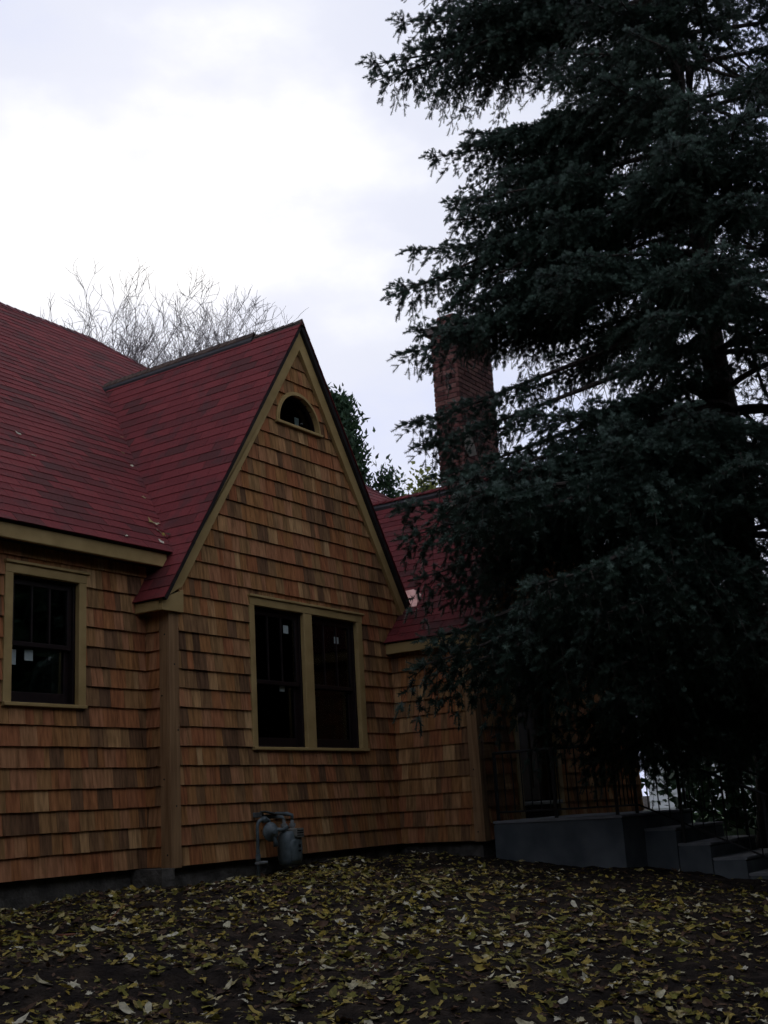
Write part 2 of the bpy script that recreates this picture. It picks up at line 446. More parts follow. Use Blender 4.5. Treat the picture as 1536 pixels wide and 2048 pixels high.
def emit_shingles(name, rest_name, fields, mat, budget, parents):
    """fields: list of (parent key, shingles). The BUDGET nearest in view become objects, the rest one part per parent."""
    allsh = []
    for key, shs in fields:
        for sh in shs:
            c = sh[0].P(sum(q[0] for q in sh[1]) / len(sh[1]), sum(q[1] for q in sh[1]) / len(sh[1]))
            size = area(sh[1]) / dist_cam(c) ** 2
            vis = in_view(c) and area(sh[1]) > 0.004
            allsh.append((0 if vis else 1, -size, key, sh, c))
    allsh.sort(key=lambda q: (q[0], q[1]))
    rest = {}
    for i, (nv, _, key, sh, c) in enumerate(allsh):
        vs, fs = shingle_mesh(sh)
        if i < budget and not nv:
            obj(name, vs, fs, mat, parents[key], c, tint=[sh[6]] * len(vs))
        else:
            rest.setdefault(key, MB()).add(vs, fs, sh[6])
    for key, mb in rest.items():
        mb.build(rest_name, mat, parents[key], kind='stuff', tint=True)

# ------------------------------------------------------------------ ground
def vnoise(x, y, seed=0):
    xi, yi = np.floor(x).astype(np.int64), np.floor(y).astype(np.int64); xf, yf = x - xi, y - yi
    def h(a, b):
        n = (a * 374761393 + b * 668265263 + seed * 974711) & 0x7fffffff
        n = ((n ^ (n >> 13)) * 1274126177) & 0x7fffffff
        return ((n ^ (n >> 16)) & 0xffff) / 65535.0
    sx, sy = xf * xf * (3 - 2 * xf), yf * yf * (3 - 2 * yf)
    return (h(xi, yi) * (1 - sx) + h(xi + 1, yi) * sx) * (1 - sy) + (h(xi, yi + 1) * (1 - sx) + h(xi + 1, yi + 1) * sx) * sy
def ground_z(x, y):
    x = np.asarray(x, float); y = np.asarray(y, float)
    drop = 0.115 * np.log1p(np.exp((-y - 1.1) * 4)) / 4
    drop = np.minimum(drop, 1.0)
    base = -0.165 - drop + 0.035 * np.clip(x, -5, 0) - 0.02 * np.clip(y, 0, 1) * (x < 0)
    base = base + 0.09 * np.exp(-(((x - 3.5) / 1.0) ** 2 + ((y + 0.45) / 0.6) ** 2))
    base = base - 0.30 / (1 + np.exp(-(x - 4.9) * 2)) * (1 / (1 + np.exp((y + 2.8) * 3)))
    near = np.exp(-((np.clip(np.hypot(x - 1, y + 3) - 7, 0, None)) / 6) ** 2)
    n = (vnoise(x * 0.9 + 7, y * 0.9, 1) - .5) * 0.09 + (vnoise(x * 2.7, y * 2.7, 2) - .5) * 0.055 + (vnoise(x * 7, y * 7, 3) - .5) * 0.042 + (vnoise(x * 15, y * 15, 4) - .5) * 0.030
    return base + n * near
def graded(lo, hi, step, far):
    mid = np.arange(lo, hi + 1e-6, step); a = []; s_ = step; p = hi
    while p < far: s_ *= 1.35; p += s_; a.append(p)
    b = []; s_ = step; p = lo
    while p > -far: s_ *= 1.35; p -= s_; b.append(p)
    return np.array(b[::-1] + list(mid) + a)
gx, gy = graded(-5.5, 8.0, 0.045, 420), graded(-7.0, 1.0, 0.045, 420)
GX, GY = np.meshgrid(gx, gy); GZ = ground_z(GX, GY)
nv_x, nv_y = len(gx), len(gy)
gverts = np.stack([GX, GY, GZ], -1).reshape(-1, 3)
idx = np.arange(nv_x * nv_y).reshape(nv_y, nv_x)
gf = np.stack([idx[:-1, :-1], idx[:-1, 1:], idx[1:, 1:], idx[1:, :-1]], -1).reshape(-1, 4)
gm = bpy.data.meshes.new('ground'); gm.from_pydata(gverts.tolist(), [], gf.tolist()); gm.materials.append(M['soil'])
gm.polygons.foreach_set('use_smooth', [True] * len(gm.polygons))
ground = bpy.data.objects.new('ground', gm); col.objects.link(ground); tag(ground, 'dark bare soil sloping down from the house walls', 'ground', kind='structure')

# lawn beyond the steps
lx, ly = np.linspace(8.8, 60, 90), np.linspace(-40, 8, 90)
LX, LY = np.meshgrid(lx, ly)
LZ = ground_z(LX, LY) + 0.03 + (vnoise(LX * 3, LY * 3, 6) - .5) * 0.03
lidx = np.arange(8100).reshape(90, 90)
lf = np.stack([lidx[:-1, :-1], lidx[:-1, 1:], lidx[1:, 1:], lidx[1:, :-1]], -1).reshape(-1, 4)
lm = bpy.data.meshes.new('lawn'); lm.from_pydata(np.stack([LX, LY, LZ], -1).reshape(-1, 3).tolist(), [], lf.tolist()); lm.materials.append(M['grass'])
lawn = bpy.data.objects.new('lawn', lm); col.objects.link(lawn); tag(lawn, 'green lawn beyond the concrete steps', 'lawn', kind='structure')

# ------------------------------------------------------------------ the house
house = thing('shingled_house', (2.0, 2.0, -0.2), 'cedar shingled house with steep front gable and red roofs', 'house')
EXP = 0.178
Y_A = 0.304
XD = 3.745; Y_E = -1.10
fA = Frame((0, Y_A, 0), (1, 0, 0), (0, 0, 1))            # u = x
fC = Frame((0, 0, 0), (1, 0, 0), (0, 0, 1))
fB = Frame((0, Y_A, 0), (0, -1, 0), (0, 0, 1))           # u = Y_A - y
fD = Frame((XD, 0, 0), (0, -1, 0), (0, 0, 1))            # u = -y
fE = Frame((0, Y_E, 0), (1, 0, 0), (0, 0, 1))

AP_X, AP_Z, SL, SR = 2.124, 5.92, 1.526, 1.60             # front gable: apex and the two slopes
W_SL, WR_X, WR_Z, W_EX = 0.98, 6.06, 4.72, 3.60           # right wing
M_SL = 0.975                                              # main roof
def zl(x): return AP_Z - SL * (AP_X - x)
def zr(x): return AP_Z - SR * (x - AP_X)

win_A = (-1.66, 1.395, -0.765, 2.615)                     # outer casing u0,v0,u1,v1
win_C = (1.135, 1.035, 3.135, 2.60)
lun_c, lun_r = (2.10, 4.635), 0.405
door_h = (4.60, 0.20, 5.80, 2.42)
holeA = (win_A[0] + .05, win_A[1] + .02, win_A[2] - .05, win_A[3] - .04)
holeC = (win_C[0] + .05, win_C[1] + .02, win_C[2] - .05, win_C[3] - .04)
lun_holes = []
for k in range(8):
    y0_, y1_ = k / 8 * lun_r, (k + 1) / 8 * lun_r
    hw = math.sqrt(max(lun_r ** 2 - y1_ ** 2, 0)) * 0.96
    if hw > .02: lun_holes.append((lun_c[0] - hw, lun_c[1] + y0_ - (0.0 if k else 0.02), lun_c[0] + hw, lun_c[1] + y1_))
holeE = (door_h[0] + .05, door_h[1] - .3, door_h[2] - .05, door_h[3] - .03)

cvA = [(-7.5, 0), (0, 0), (0, 2.80), (-7.5, 2.80)]
cvB = [(0, 0), (Y_A, 0), (Y_A, 2.36), (0, 2.36)]
cvC = [(0, 0), (3.99, 0), (3.99, 2.80), (AP_X, AP_Z - .10), (0, zl(0) - .10)]
cvD = [(0, 0), (1.10, 0), (1.10, 2.30), (0, 2.30)]
e_lo, e_hi = XD, 2 * WR_X - XD
cvE = [(e_lo, 0), (e_hi, 0), (e_hi, 2.38), (WR_X, WR_Z - .12), (e_lo, 2.38)]
walls = {}
for key, fr, cv, hs in (('A', fA, cvA, [holeA]), ('B', fB, cvB, []), ('C', fC, cvC, [holeC] + lun_holes), ('D', fD, cvD, []), ('E', fE, cvE, [holeE])):
    ps = [cv]
    for h in hs: ps = subtract(ps, h)
    mb = MB()
    for p in ps: prism(mb, fr, p, -0.10, 0.0)
    walls[key] = mb.build('wall', M['sheath'], house)
walls['A']['label'] = 'recessed shingle wall with the single window'
walls['C']['label'] = 'front gable shingle wall with the paired windows'
walls['D']['label'] = 'side wall of the right wing'
walls['E']['label'] = 'front wall of the right wing behind the spruce'
walls['B']['label'] = 'narrow return wall left of the gable corner'

def cedar_tint():
    r_ = random.random()
    if r_ < 0.11: return random.uniform(0.04, 0.2)
    if r_ < 0.90: return random.uniform(0.16, 0.80)
    return random.uniform(0.80, 1.0)
fields = []
bw = 0.105
for key, fr, cv, hs in (('A', fA, [(-7.5, 0), (-.002, 0), (-.002, 2.80), (-7.5, 2.80)], [holeA]), ('B', fB, [(.012, 0), (Y_A - bw, 0), (Y_A - bw, 2.36), (.012, 2.36)], []),
                        ('C', fC, [(bw, 0), (3.99, 0), (3.99, 2.80), (AP_X, AP_Z - .10), (bw, zl(bw) - .10)], [holeC] + lun_holes),
                        ('D', fD, [(.012, 0), (1.10 - bw, 0), (1.10 - bw, 2.30), (.012, 2.30)], []),
                        ('E', fE, [(e_lo + bw, 0), (e_hi - .002, 0), (e_hi - .002, 2.38), (WR_X, WR_Z - .12), (e_lo + bw, 2.38)], [holeE])):
    fields.append((key, shingle_field(fr, cv, hs, EXP, 0.07, 0.19, 0.027, 0.004, v_start=0.0, gap=0.0016, jit=0.0018, tints=cedar_tint)))
emit_shingles('shingle', 'shingle_courses', fields, M['cedar'], 300, walls)

# corner boards (two boards each), with knots and nails
def corner(x, y, z1):
    mb = MB()
    mb.bbox((x - 0.026, y - 0.026, -0.012), (x + 0.105, y - 0.001, z1), .004)
    o = mb.build('corner_board', M['post'], house)
    mb = MB(); mb.bbox((x - 0.026, y + 0.0, -0.012), (x - 0.001, y + 0.105, z1 - .003), .004)
    mb.build('corner_board', M['post'], house)
    for k in range(7):
        zz = 0.15 + k * 0.33 + random.uniform(-.08, .08)
        c = Vector((x + random.uniform(0.02, 0.08), y - 0.026, zz)) if k % 2 else Vector((x - 0.026, y + random.uniform(0.02, 0.085), zz))
        ax = (0, -1, 0) if k % 2 else (-1, 0, 0)
        mb = MB(); mb.lathe(c, ax, [(-.002, .009), (.0015, .009), (.002, .005)], 8)
        mb.build('knot', M['deck'], o)
corner(0, 0, 2.33)
corner(XD, Y_E, 2.28)

# foundation
mb = MB()
for i, (a, b) in enumerate((((-7.5, Y_A + .05), (-.02, Y_A + .3)), ((0.05, 0.055), (3.9, 0.33)), ((XD + .05, Y_E + .052), (e_hi - .05, Y_E + .35)))):
    m1 = MB(); m1.box((a[0], a[1], -0.9), (b[0], b[1], -0.006)); m1.build('foundation', M['found'], house)
m1 = MB(); m1.box((XD + .056, -1.04, -0.9), (XD + .3, 0.05, -0.007)); m1.build('foundation', M['found'], house)
m1 = MB(); m1.box((-.16, -.035, -0.9), (0.0, Y_A + .04, -0.008)); m1.build('foundation', M['found'], house)

# walls that close the house on the sides the viewer does not face
for a, b in (((e_hi - .1, Y_E + .11, -.2), (e_hi, 8.9, 2.35)), ((-7.5, Y_A + .11, -.2), (-7.4, 8.9, 2.8)), ((-7.4, 8.8, -.2), (e_hi - .11, 8.9, 2.8))):
    m1 = MB(); m1.box(a, b); m1.build('wall', M['sheath'], house)

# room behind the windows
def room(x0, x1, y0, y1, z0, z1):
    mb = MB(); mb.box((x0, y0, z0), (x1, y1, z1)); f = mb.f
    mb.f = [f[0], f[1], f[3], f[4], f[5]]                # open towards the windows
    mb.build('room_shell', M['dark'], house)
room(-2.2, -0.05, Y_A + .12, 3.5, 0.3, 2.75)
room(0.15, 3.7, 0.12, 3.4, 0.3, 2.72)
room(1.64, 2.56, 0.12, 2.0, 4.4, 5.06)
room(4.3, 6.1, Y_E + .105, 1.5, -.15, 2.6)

# ------------------------------------------------------------------ windows
def dh_window(fr, box_, openings, name_label, head_over=0.03, stickers=(), n_lights=3, cap_d=0.055):
    u0, v0_, u1, v1 = box_
    cw = 0.075
    mb = MB()
    def bx(a, b, d0, d1, m=None, bev=.004):
        m = m or mb
        p, q = fr.P(a[0], a[1], d0), fr.P(b[0], b[1], d1)
        m.bbox(p, q, bev)
    # casing: sides, head; mullions between openings
    bx((u0, v0_ + .03), (openings[0][0], v1 - .10), -.02, .034)
    bx((openings[-1][1], v0_ + .03), (u1, v1 - .10), -.02, .034)
    for k in range(len(openings) - 1):
        bx((openings[k][1], v0_ + .031), (openings[k + 1][0], v1 - .101), -.02, .031)
    bx((u0, v1 - .10), (u1, v1 - .018), -.02, .036)
    w = mb.build('window', M['trim'], house)
    w['label'] = name_label
    m2 = MB(); bx((u0 - head_over * .3, v1 - .017), (u1 + head_over, v1 + .008), -.02, cap_d, m2); m2.build('head_cap', M['trim'], w)
    m2 = MB(); bx((u0 + .004, v0_), (u1 + .002, v0_ + .031), -.05, .050, m2); m2.build('sill', M['trim'], w)
    for k, (a, b) in enumerate(openings):
        z0, z1 = v0_ + .031, v1 - .10
        zm = z0 + (z1 - z0) * 0.465
        # frame lining
        m2 = MB()
        for (p, q) in (((a, z0), (a + .022, z1)), ((b - .022, z0), (b, z1)), ((a + .022, z1 - .022), (b - .022, z1)), ((a + .022, z0), (b - .022, z0 + .018))):
            bx(p, q, -.16, -.022, m2, .002)
        m2.build('frame', M['sash'], w)
        a2, b2 = a + .023, b - .023
        # upper sash (outer), lower sash (inner)
        for (s0, s1, d0, d1, rail_t, rail_b, kind_) in ((zm - .02, z1 - .023, -.075, -.04, .05, .04, 'up'), (z0 + .019, zm + .02, -.115, -.08, .04, .085, 'lo')):
            st = .048; m2 = MB()
            bx((a2, s0), (a2 + st, s1), d0, d1, m2, .003); bx((b2 - st, s0), (b2, s1), d0, d1, m2, .003)
            bx((a2 + st, s0), (b2 - st, s0 + rail_b), d0 + .001, d1 - .001, m2, .003); bx((a2 + st, s1 - rail_t), (b2 - st, s1), d0 + .001, d1 - .001, m2, .003)
            m2.build('sash', M['sash'], w)
            m2 = MB(); bx((a2 + st - .004, s0 + rail_b - .004), (b2 - st + .004, s1 - rail_t + .004), (d0 + d1) / 2 - .003, (d0 + d1) / 2 + .003, m2, .0005)
            m2.build('pane', M['glass'], w)
            if kind_ == 'up':
                for q in range(1, n_lights):
                    uu = a2 + st + (b2 - a2 - 2 * st) * q / n_lights
                    m2 = MB(); bx((uu - .009, s0 + rail_b), (uu + .009, s1 - rail_t), d0 + .004, d1 - .004, m2, .002); m2.build('muntin', M['sash'], w)
        # pale jamb liner seen past the inner sash
        m2 = MB(); bx((b - .0215, z0 + .03), (b - .0145, zm - .02), -.30, -.162, m2, .001); m2.build('jamb_liner', M['liner'], w)
    for (su, sv, sw, sh, dd) in stickers:
        m2 = MB(); bx((su, sv), (su + sw, sv + sh), dd, dd + .001, m2, .0002); m2.build('sticker', M['sticker'], w)
    return w
dh_window(fA, win_A, [(-1.575, -0.85)], 'single window with khaki casing left of the gable corner',
          stickers=((-1.52, 1.755, .085, .13, -.093), (-1.345, 1.80, .09, .095, -.093)))
dh_window(fC, win_C, [(1.215, 2.035), (2.185, 3.03)], 'paired windows with khaki casing under the gable',
          stickers=((1.78, 2.27, .085, .085, -.053), (2.69, 2.235, .085, .075, -.053), (1.735, 1.655, .085, .075, -.093)))

# half-round window in the gable
N = 28
def arc_ring(r1, r2, d0, d1, y_off=0.0, sy=1.0):
    mb = MB(); vs = []
    for k in range(N + 1):
        th = math.pi * k / N
        c, s_ = math.cos(th), math.sin(th)
        for r_, d in ((r1, d0), (r1, d1), (r2, d1), (r2, d0)):
            vs.append(fC.P(lun_c[0] + c * r_, lun_c[1] + y_off + s_ * r_ * sy, d))
    fs = []
    for k in range(N):
        b = 4 * k
        for q in range(4): fs.append((b + q, b + (q + 1) % 4, b + 4 + (q + 1) % 4, b + 4 + q))
    fs += [(3, 2, 1, 0), (4 * N, 4 * N + 1, 4 * N + 2, 4 * N + 3)]
    return mb.add(vs, fs)
lun = arc_ring(lun_r, lun_r - .032, -.02, .034, sy=1.02).build('window', M['trim'], house)
lun['label'] = 'half round window high in the gable'
arc_ring(lun_r - .026, lun_r - .040, -.02, .044, .004).build('casing_bead', M['trim'], lun)
arc_ring(lun_r - .040, lun_r - .054, -.10, -.021, .005).build('sash', M['sash'], lun)
mb = MB(); mb.bbox(fC.P(lun_c[0] - lun_r - .015, lun_c[1] - .032, -.03), fC.P(lun_c[0] + lun_r + .015, lun_c[1] + .001, .055), .004); mb.build('sill', M['trim'], lun)
mb = MB(); mb.bbox(fC.P(lun_c[0] - lun_r + .042, lun_c[1] + .002, -.10), fC.P(lun_c[0] + lun_r - .042, lun_c[1] + .016, -.021), .003); mb.build('bottom_rail', M['sash'], lun)
gv = [fC.P(lun_c[0] + math.cos(math.pi * k / N) * (lun_r - .050), lun_c[1] + .006 + math.sin(math.pi * k / N) * (lun_r - .050), -.06) for k in range(N + 1)]
obj('pane', gv, [tuple(range(N + 1))], M['glass'], lun)
mb = MB(); mb.bbox(fC.P(lun_c[0] + .12, lun_c[1] + .035, -.13), fC.P(lun_c[0] + .20, lun_c[1] + .19, -.126), .001); mb.build('sticker', M['sticker'], lun)

# door in the wing wall
mb = MB(); u0, v0_, u1, v1 = door_h
mb.bbox(fE.P(u0, .02, -.02), fE.P(u0 + .11, v1 - .11, .034)); mb.bbox(fE.P(u1 - .11, .02, -.02), fE.P(u1, v1 - .11, .034)); mb.bbox(fE.P(u0, v1 - .11, -.02), fE.P(u1, v1, .037))
dr = mb.build('door', M['trim'], house); dr['label'] = 'brown entrance door in khaki casing behind the spruce'
mb = MB(); mb.box(fE.P(u0 + .112, .40, -.14), fE.P(u1 - .112, v1 - .112, -.10)); mb.build('door_leaf', M['door'], dr)
for (a, b, c, d) in ((.2, .55, .46, 1.25), (.52, .55, .78, 1.25), (.2, 1.4, .46, 2.1), (.52, 1.4, .78, 2.1)):
    m2 = MB(); m2.bbox(fE.P(u0 + .1 + a, b, -.099), fE.P(u0 + .1 + c, d, -.088), .01); m2.build('door_panel', M['door'], dr)
mb = MB(); mb.bbox(fE.P(u0 + .10, .34, -.12), fE.P(u1 - .10, .385, .05)); mb.build('threshold', M['liner'], dr)
mb = MB(); mb.lathe(fE.P(u1 - .2, 1.32, -.098), (0, -1, 0), [(0, .012), (.03, .012), (.035, .028), (.055, .03), (.065, .02)], 14); mb.build('door_knob', M['meterlight'], dr, smooth=True)
mb = MB(); mb.box(fE.P(u0 + .06, -.2, -.1), fE.P(u1 - .06, .338, -.02)); mb.build('door_base', M['sheath'], dr)

# ------------------------------------------------------------------ roofs
roofs = {}
ov_f = -0.105                                              # front edge of the gable roof
def roof_plane(key, fr, polys, thick=0.05, label=None):
    mb = MB()
    for p in polys: prism(mb, fr, p, -thick, -0.002)
    o = mb.build('roof', M['deck'], house)
    if label: o['label'] = label
    roofs[key] = o
    return o
rf = []
E_R = 0.14
def roof_tint():
    r_ = random.random()
    return random.uniform(0, .3) if r_ < .2 else random.uniform(.35, 1.0)
# front gable, left slope: u runs -y .. so that n points up-left
cl = math.sqrt(1 + SL * SL)
fGL = Frame((AP_X, 0, AP_Z), (0, -1, 0), (1, 0, SL))       # v = up-slope distance from apex (negative below)
ex_l = -0.17
vL = -(AP_X - ex_l) * cl
pGL = [(-3.15, 0), (-3.15, -.02), (-Y_A - .0, vL), (0.10, vL), (0.10, 0)]
def val_main(y): return 2.93 + M_SL * (y - .10)
# valley on the gable plane: points (y, z=main(y)) -> v = (z-AP_Z)/SL*cl
def v_of_z(z): return (z - AP_Z) / SL * cl
pGL = [(-3.18, v_of_z(AP_Z)), (-3.18, v_of_z(AP_Z) - .01), (-.10, v_of_z(2.93)), (-.10 - .23, v_of_z(2.93) - .0), (-Y_A - .02, vL), (-ov_f, vL), (-ov_f, 0)]
pGLa = [(-3.18, 0), (-.10, v_of_z(2.93)), (-ov_f, v_of_z(2.93)), (-ov_f, 0)]
pGLb = [(-Y_A - .0, v_of_z(2.93)), (-Y_A - .0, vL), (-ov_f, vL), (-ov_f, v_of_z(2.93))]
roof_plane('GL', fGL, [pGLa, pGLb], label='steep left slope of the front gable roof')
ovh = .018
rf.append(('GL', shingle_field(fGL, [(-3.18, 0), (-.10, v_of_z(2.93)), (-ov_f + ovh, v_of_z(2.93)), (-ov_f + ovh, 0)], [], E_R, .3, .3, 0.0095, .003, v_start=vL - .015 + E_R * math.floor((v_of_z(2.93) - vL) / E_R), gap=.004, jit=.002, tints=roof_tint, joint_grid=0.305)))
rf.append(('GL', shingle_field(fGL, [(-Y_A, v_of_z(2.93) - .001), (-Y_A, vL - .02), (-ov_f + ovh, vL - .02), (-ov_f + ovh, v_of_z(2.93) - .001)], [], E_R, .3, .3, 0.0095, .003, v_start=vL - .015, gap=.004, jit=.002, tints=roof_tint, joint_grid=0.305)))
# right slope
cr_ = math.sqrt(1 + SR * SR)
fGR = Frame((AP_X, 0, AP_Z), (0, 1, 0), (-1, 0, SR))
vR = -(4.10 - AP_X) * cr_
pGR = [(ov_f, vR), (3.0, vR), (3.0, 0), (ov_f, 0)]
roof_plane('GR', fGR, [pGR], label='steep right slope of the front gable roof')
rf.append(('GR', shingle_field(fGR, [(ov_f - ovh, vR - .012), (3.0, vR - .012), (3.0, 0), (ov_f - ovh, 0)], [], E_R, .3, .3, 0.0095, .003, gap=.004, jit=.002, tints=roof_tint, joint_grid=0.305)))
# main roof, front slope
cm = math.sqrt(1 + M_SL * M_SL)
fM = Frame((0, 0.10, 2.93), (1, 0, 0), (0, 1, M_SL))       # v along slope
def vm(y): return (y - .10) * cm
RY = 4.72; HX0, HX1, HY1 = 3.35, 9.6, 2.05                 # ridge line, then the hip running down to the right
pM1 = [(-7.8, vm(.09)), (.225, vm(.09)), (2.15, vm(3.17)), (2.15, vm(RY)), (-7.8, vm(RY))]
pM2 = [(2.15, vm(2.2)), (9.3, vm(2.2)), (HX0, vm(RY)), (2.15, vm(RY))]
roof_plane('M', fM, [pM1, pM2], label='broad main roof slope rising behind the gable')
rf.append(('M', shingle_field(fM, [(-7.8, vm(.075)), (.225, vm(.075)), (2.15, vm(3.17)), (2.15, vm(RY)), (-7.8, vm(RY))], [], E_R, .3, .3, 0.0095, .003, v_start=vm(.075), gap=.004, jit=.002, tints=roof_tint, joint_grid=0.305)))
rf.append(('M', shingle_field(fM, pM2, [], E_R, .3, .3, 0.0095, .003, v_start=vm(.075) + E_R * 22, gap=.004, jit=.002, tints=roof_tint, joint_grid=0.305)))
# back and hip slopes (closing the volume)
zt = 2.93 + M_SL * (RY - .1)
zb = 2.93 + M_SL * (2.2 - .1)
hp = (9.3, 2.2, zb)
mb = MB(); mb.add([(HX0, RY, zt - .01), hp, (9.6, 9.4, 2.9), (HX0, RY + .01, zt - .012)], [(0, 1, 2)]); mb.add([(-7.8, RY + .005, zt - .01), (HX0, RY + .005, zt - .01), (9.6, 9.4, 2.9), (-7.8, 9.4, 2.9)], [(0, 1, 2, 3)])
roofs['MB'] = mb.build('roof', M['cap'], house, tint=True); roofs['MB']['label'] = 'rear slope of the main roof'
# right wing: left and right slopes
cw_ = math.sqrt(1 + W_SL * W_SL)
fWL = Frame((WR_X, 0, WR_Z), (0, -1, 0), (1, 0, W_SL))
vW = -(WR_X - W_EX) * cw_
wy = 1.26
pW1 = [(0.0, vW), (wy, vW), (wy, 0), (0.0, 0)]
pW2 = [(-3.0, -(WR_X - 4.0) * cw_), (0.0, -(WR_X - 4.0) * cw_), (0.0, 0), (-3.0, 0)]
roof_plane('WL', fWL, [pW1, pW2], label='left slope of the right wing roof')
k0 = math.ceil((WR_X - W_EX - (WR_X - 4.0)) * cw_ / E_R)
rf.append(('WL', shingle_field(fWL, [(0.004, vW - .015), (wy + .018, vW - .015), (wy + .018, 0), (0.004, 0)], [], E_R, .3, .3, 0.0095, .003, v_start=vW - .015, gap=.004, jit=.002, tints=roof_tint, joint_grid=0.305)))
rf.append(('WL', shingle_field(fWL, [(-3.0, vW - .015 + E_R * k0), (0.003, vW - .015 + E_R * k0), (0.003, 0), (-3.0, 0)], [], E_R, .3, .3, 0.0095, .003, v_start=vW - .015 + E_R * k0, gap=.004, jit=.002, tints=roof_tint, joint_grid=0.305)))
fWR = Frame((WR_X, 0, WR_Z), (0, 1, 0), (-1, 0, W_SL))
pWR = [(-wy, vW), (3.0, vW), (3.0, 0), (-wy, 0)]
roof_plane('WR', fWR, [pWR], label='right slope of the right wing roof')
rf.append(('WR', shingle_field(fWR, [(-wy - .018, vW - .015), (3.0, vW - .015), (3.0, 0), (-wy - .018, 0)], [], E_R, .3, .3, 0.0095, .003, gap=.004, jit=.002, tints=roof_tint, joint_grid=0.305)))
emit_shingles('roof_shingle', 'roof_shingle_courses', rf, M['roof'], 300, roofs)

# ridge caps and ridge vents
def caps(p0, p1, na, nb, parent, lift=0.0, half=.13, step=.135, mat='cap'):
    """Folded cap shingles from p0 to p1; na, nb point down the two slopes."""
    p0, p1 = Vector(p0), Vector(p1); d = (p1 - p0); L = d.length; d.normalize(); na, nb = Vector(na).normalized(), Vector(nb).normalized()
    up = -(na + nb); up.normalize(); k = 0; s_ = 0.0
    while s_ < L - .02:
        a, b = s_, min(s_ + step * 1.35, L + .01)
        h0, h1 = lift + .022 + random.uniform(0, .006), lift + .010
        vs = []
        for t, h in ((a, h0), (b, h1)):
            c = p0 + d * t + up * h
            vs += [c + na * half, c, c + nb * half, c + na * half - up * .012, c + nb * half - up * .012]
        fs = [(0, 1, 6, 5), (1, 2, 7, 6), (0, 3, 4, 2, 1), (0, 5, 8, 3), (2, 4, 9, 7), (5, 6, 7, 9, 8)]
        obj('ridge_cap', vs, fs, M[mat], parent, p0 + d * a, tint=[random.random()] * 10)
        s_ += step
dl, drt = (-1, 0, -SL), (1, 0, -SR)
caps((AP_X, -0.12, AP_Z), (AP_X, .62, AP_Z), dl, drt, roofs['GL'], 0.0, .085, mat='ventcap')
mb = MB()
for s_, nrm_ in ((-1, dl), (1, drt)):
    nn = Vector(nrm_).normalized()
    a, b = Vector((AP_X, .60, AP_Z + .008)), Vector((AP_X, 3.12, AP_Z + .008))
    mb.add([a, b, b + nn * .12, a + nn * .12, a + Vector((0, 0, .045)), b + Vector((0, 0, .045)), b + nn * .12 + Vector((0, 0, .035)), a + nn * .12 + Vector((0, 0, .035))],
           [(0, 3, 2, 1), (4, 5, 6, 7), (0, 1, 5, 4), (1, 2, 6, 5), (2, 3, 7, 6), (3, 0, 4, 7)])
mb.build('ridge_vent', M['deck'], roofs['GL'])
caps((AP_X, .60, AP_Z), (AP_X, 3.14, AP_Z), dl, drt, roofs['GL'], .045, .075, mat='ventcap')
dwl, dwr = (-1, 0, -W_SL), (1, 0, -W_SL)
mb = MB()
for nrm_ in (dwl, dwr):
    nn = Vector(nrm_).normalized()
    a, b = Vector((WR_X, -1.2, WR_Z + .006)), Vector((WR_X, 2.1, WR_Z + .006))
    mb.add([a, b, b + nn * .11, a + nn * .11, a + Vector((0, 0, .06)), b + Vector((0, 0, .06)), b + nn * .11 + Vector((0, 0, .045)), a + nn * .11 + Vector((0, 0, .045))],
           [(0, 3, 2, 1), (4, 5, 6, 7), (0, 1, 5, 4), (1, 2, 6, 5), (2, 3, 7, 6), (3, 0, 4, 7)])
mb.build('ridge_vent', M['deck'], roofs['WL'])
caps((WR_X, -1.27, WR_Z), (WR_X, 2.1, WR_Z), dwl, dwr, roofs['WL'], .075, .065, mat='roof')
caps((-7.8, RY, zt), (HX0, RY, zt), (0, -1, -M_SL), (0, 1, -M_SL), roofs['M'], .0, .13)
hd = Vector(hp) - Vector((HX0, RY, zt))
caps((HX0, RY, zt), hp, (-.15, -1, -M_SL), (.5, .6, -.5), roofs['M'], .0, .12)

# copper flashing where the gable foot meets the wing roof
mb = MB()
pts = [(4.05, -.22), (4.22, -.20), (4.33, -.02), (4.30, .4), (4.06, .4)]
vs = [Vector((x, y, WR_Z - W_SL * (WR_X - x) + .02)) for x, y in pts]
n = len(vs); mb.add(vs + [v - Vector((0, 0, .006)) for v in vs], [tuple(range(n)), tuple(range(2 * n - 1, n - 1, -1))] + [(i, n + i, n + (i + 1) % n, (i + 1) % n) for i in range(n)])
mb.build('copper_flashing', M['copper'], roofs['WL'])

# rake boards of the front gable, with the boxed foot on the left
mb = MB()
yb0, yb1 = -0.062, -0.020
tv = 0.085                                                  # vertical drop from the roof surface to the board's top edge
bh = 0.315                                                  # to the board's lower edge
frk = Frame((0, 0, 0), (1, 0, 0), (0, 0, 1))
inner_x = 0.125
polyL = [(AP_X, AP_Z - tv), (AP_X, AP_Z - bh - .03), (inner_x, zl(inner_x) - bh), (inner_x, 2.475), (-0.145, 2.475), (-0.145, zl(-.145) - tv + .02)]
polyL = [(AP_X - .0005, AP_Z - tv), (-0.150, zl(-.150) - tv), (-0.150, 2.40), (inner_x, zl(inner_x) - bh), (AP_X - .0005, AP_Z - bh - .03)]
prism(mb, frk, polyL, 0.020, 0.062)
mb.build('rake_board', M['trim'], house)
mb = MB(); prism(mb, frk, [(-0.150, 2.305), (0.135, 2.305), (0.135, 2.52), (-0.150, 2.41)], 0.020, 0.0635); mb.build('eave_return', M['trim'], house)
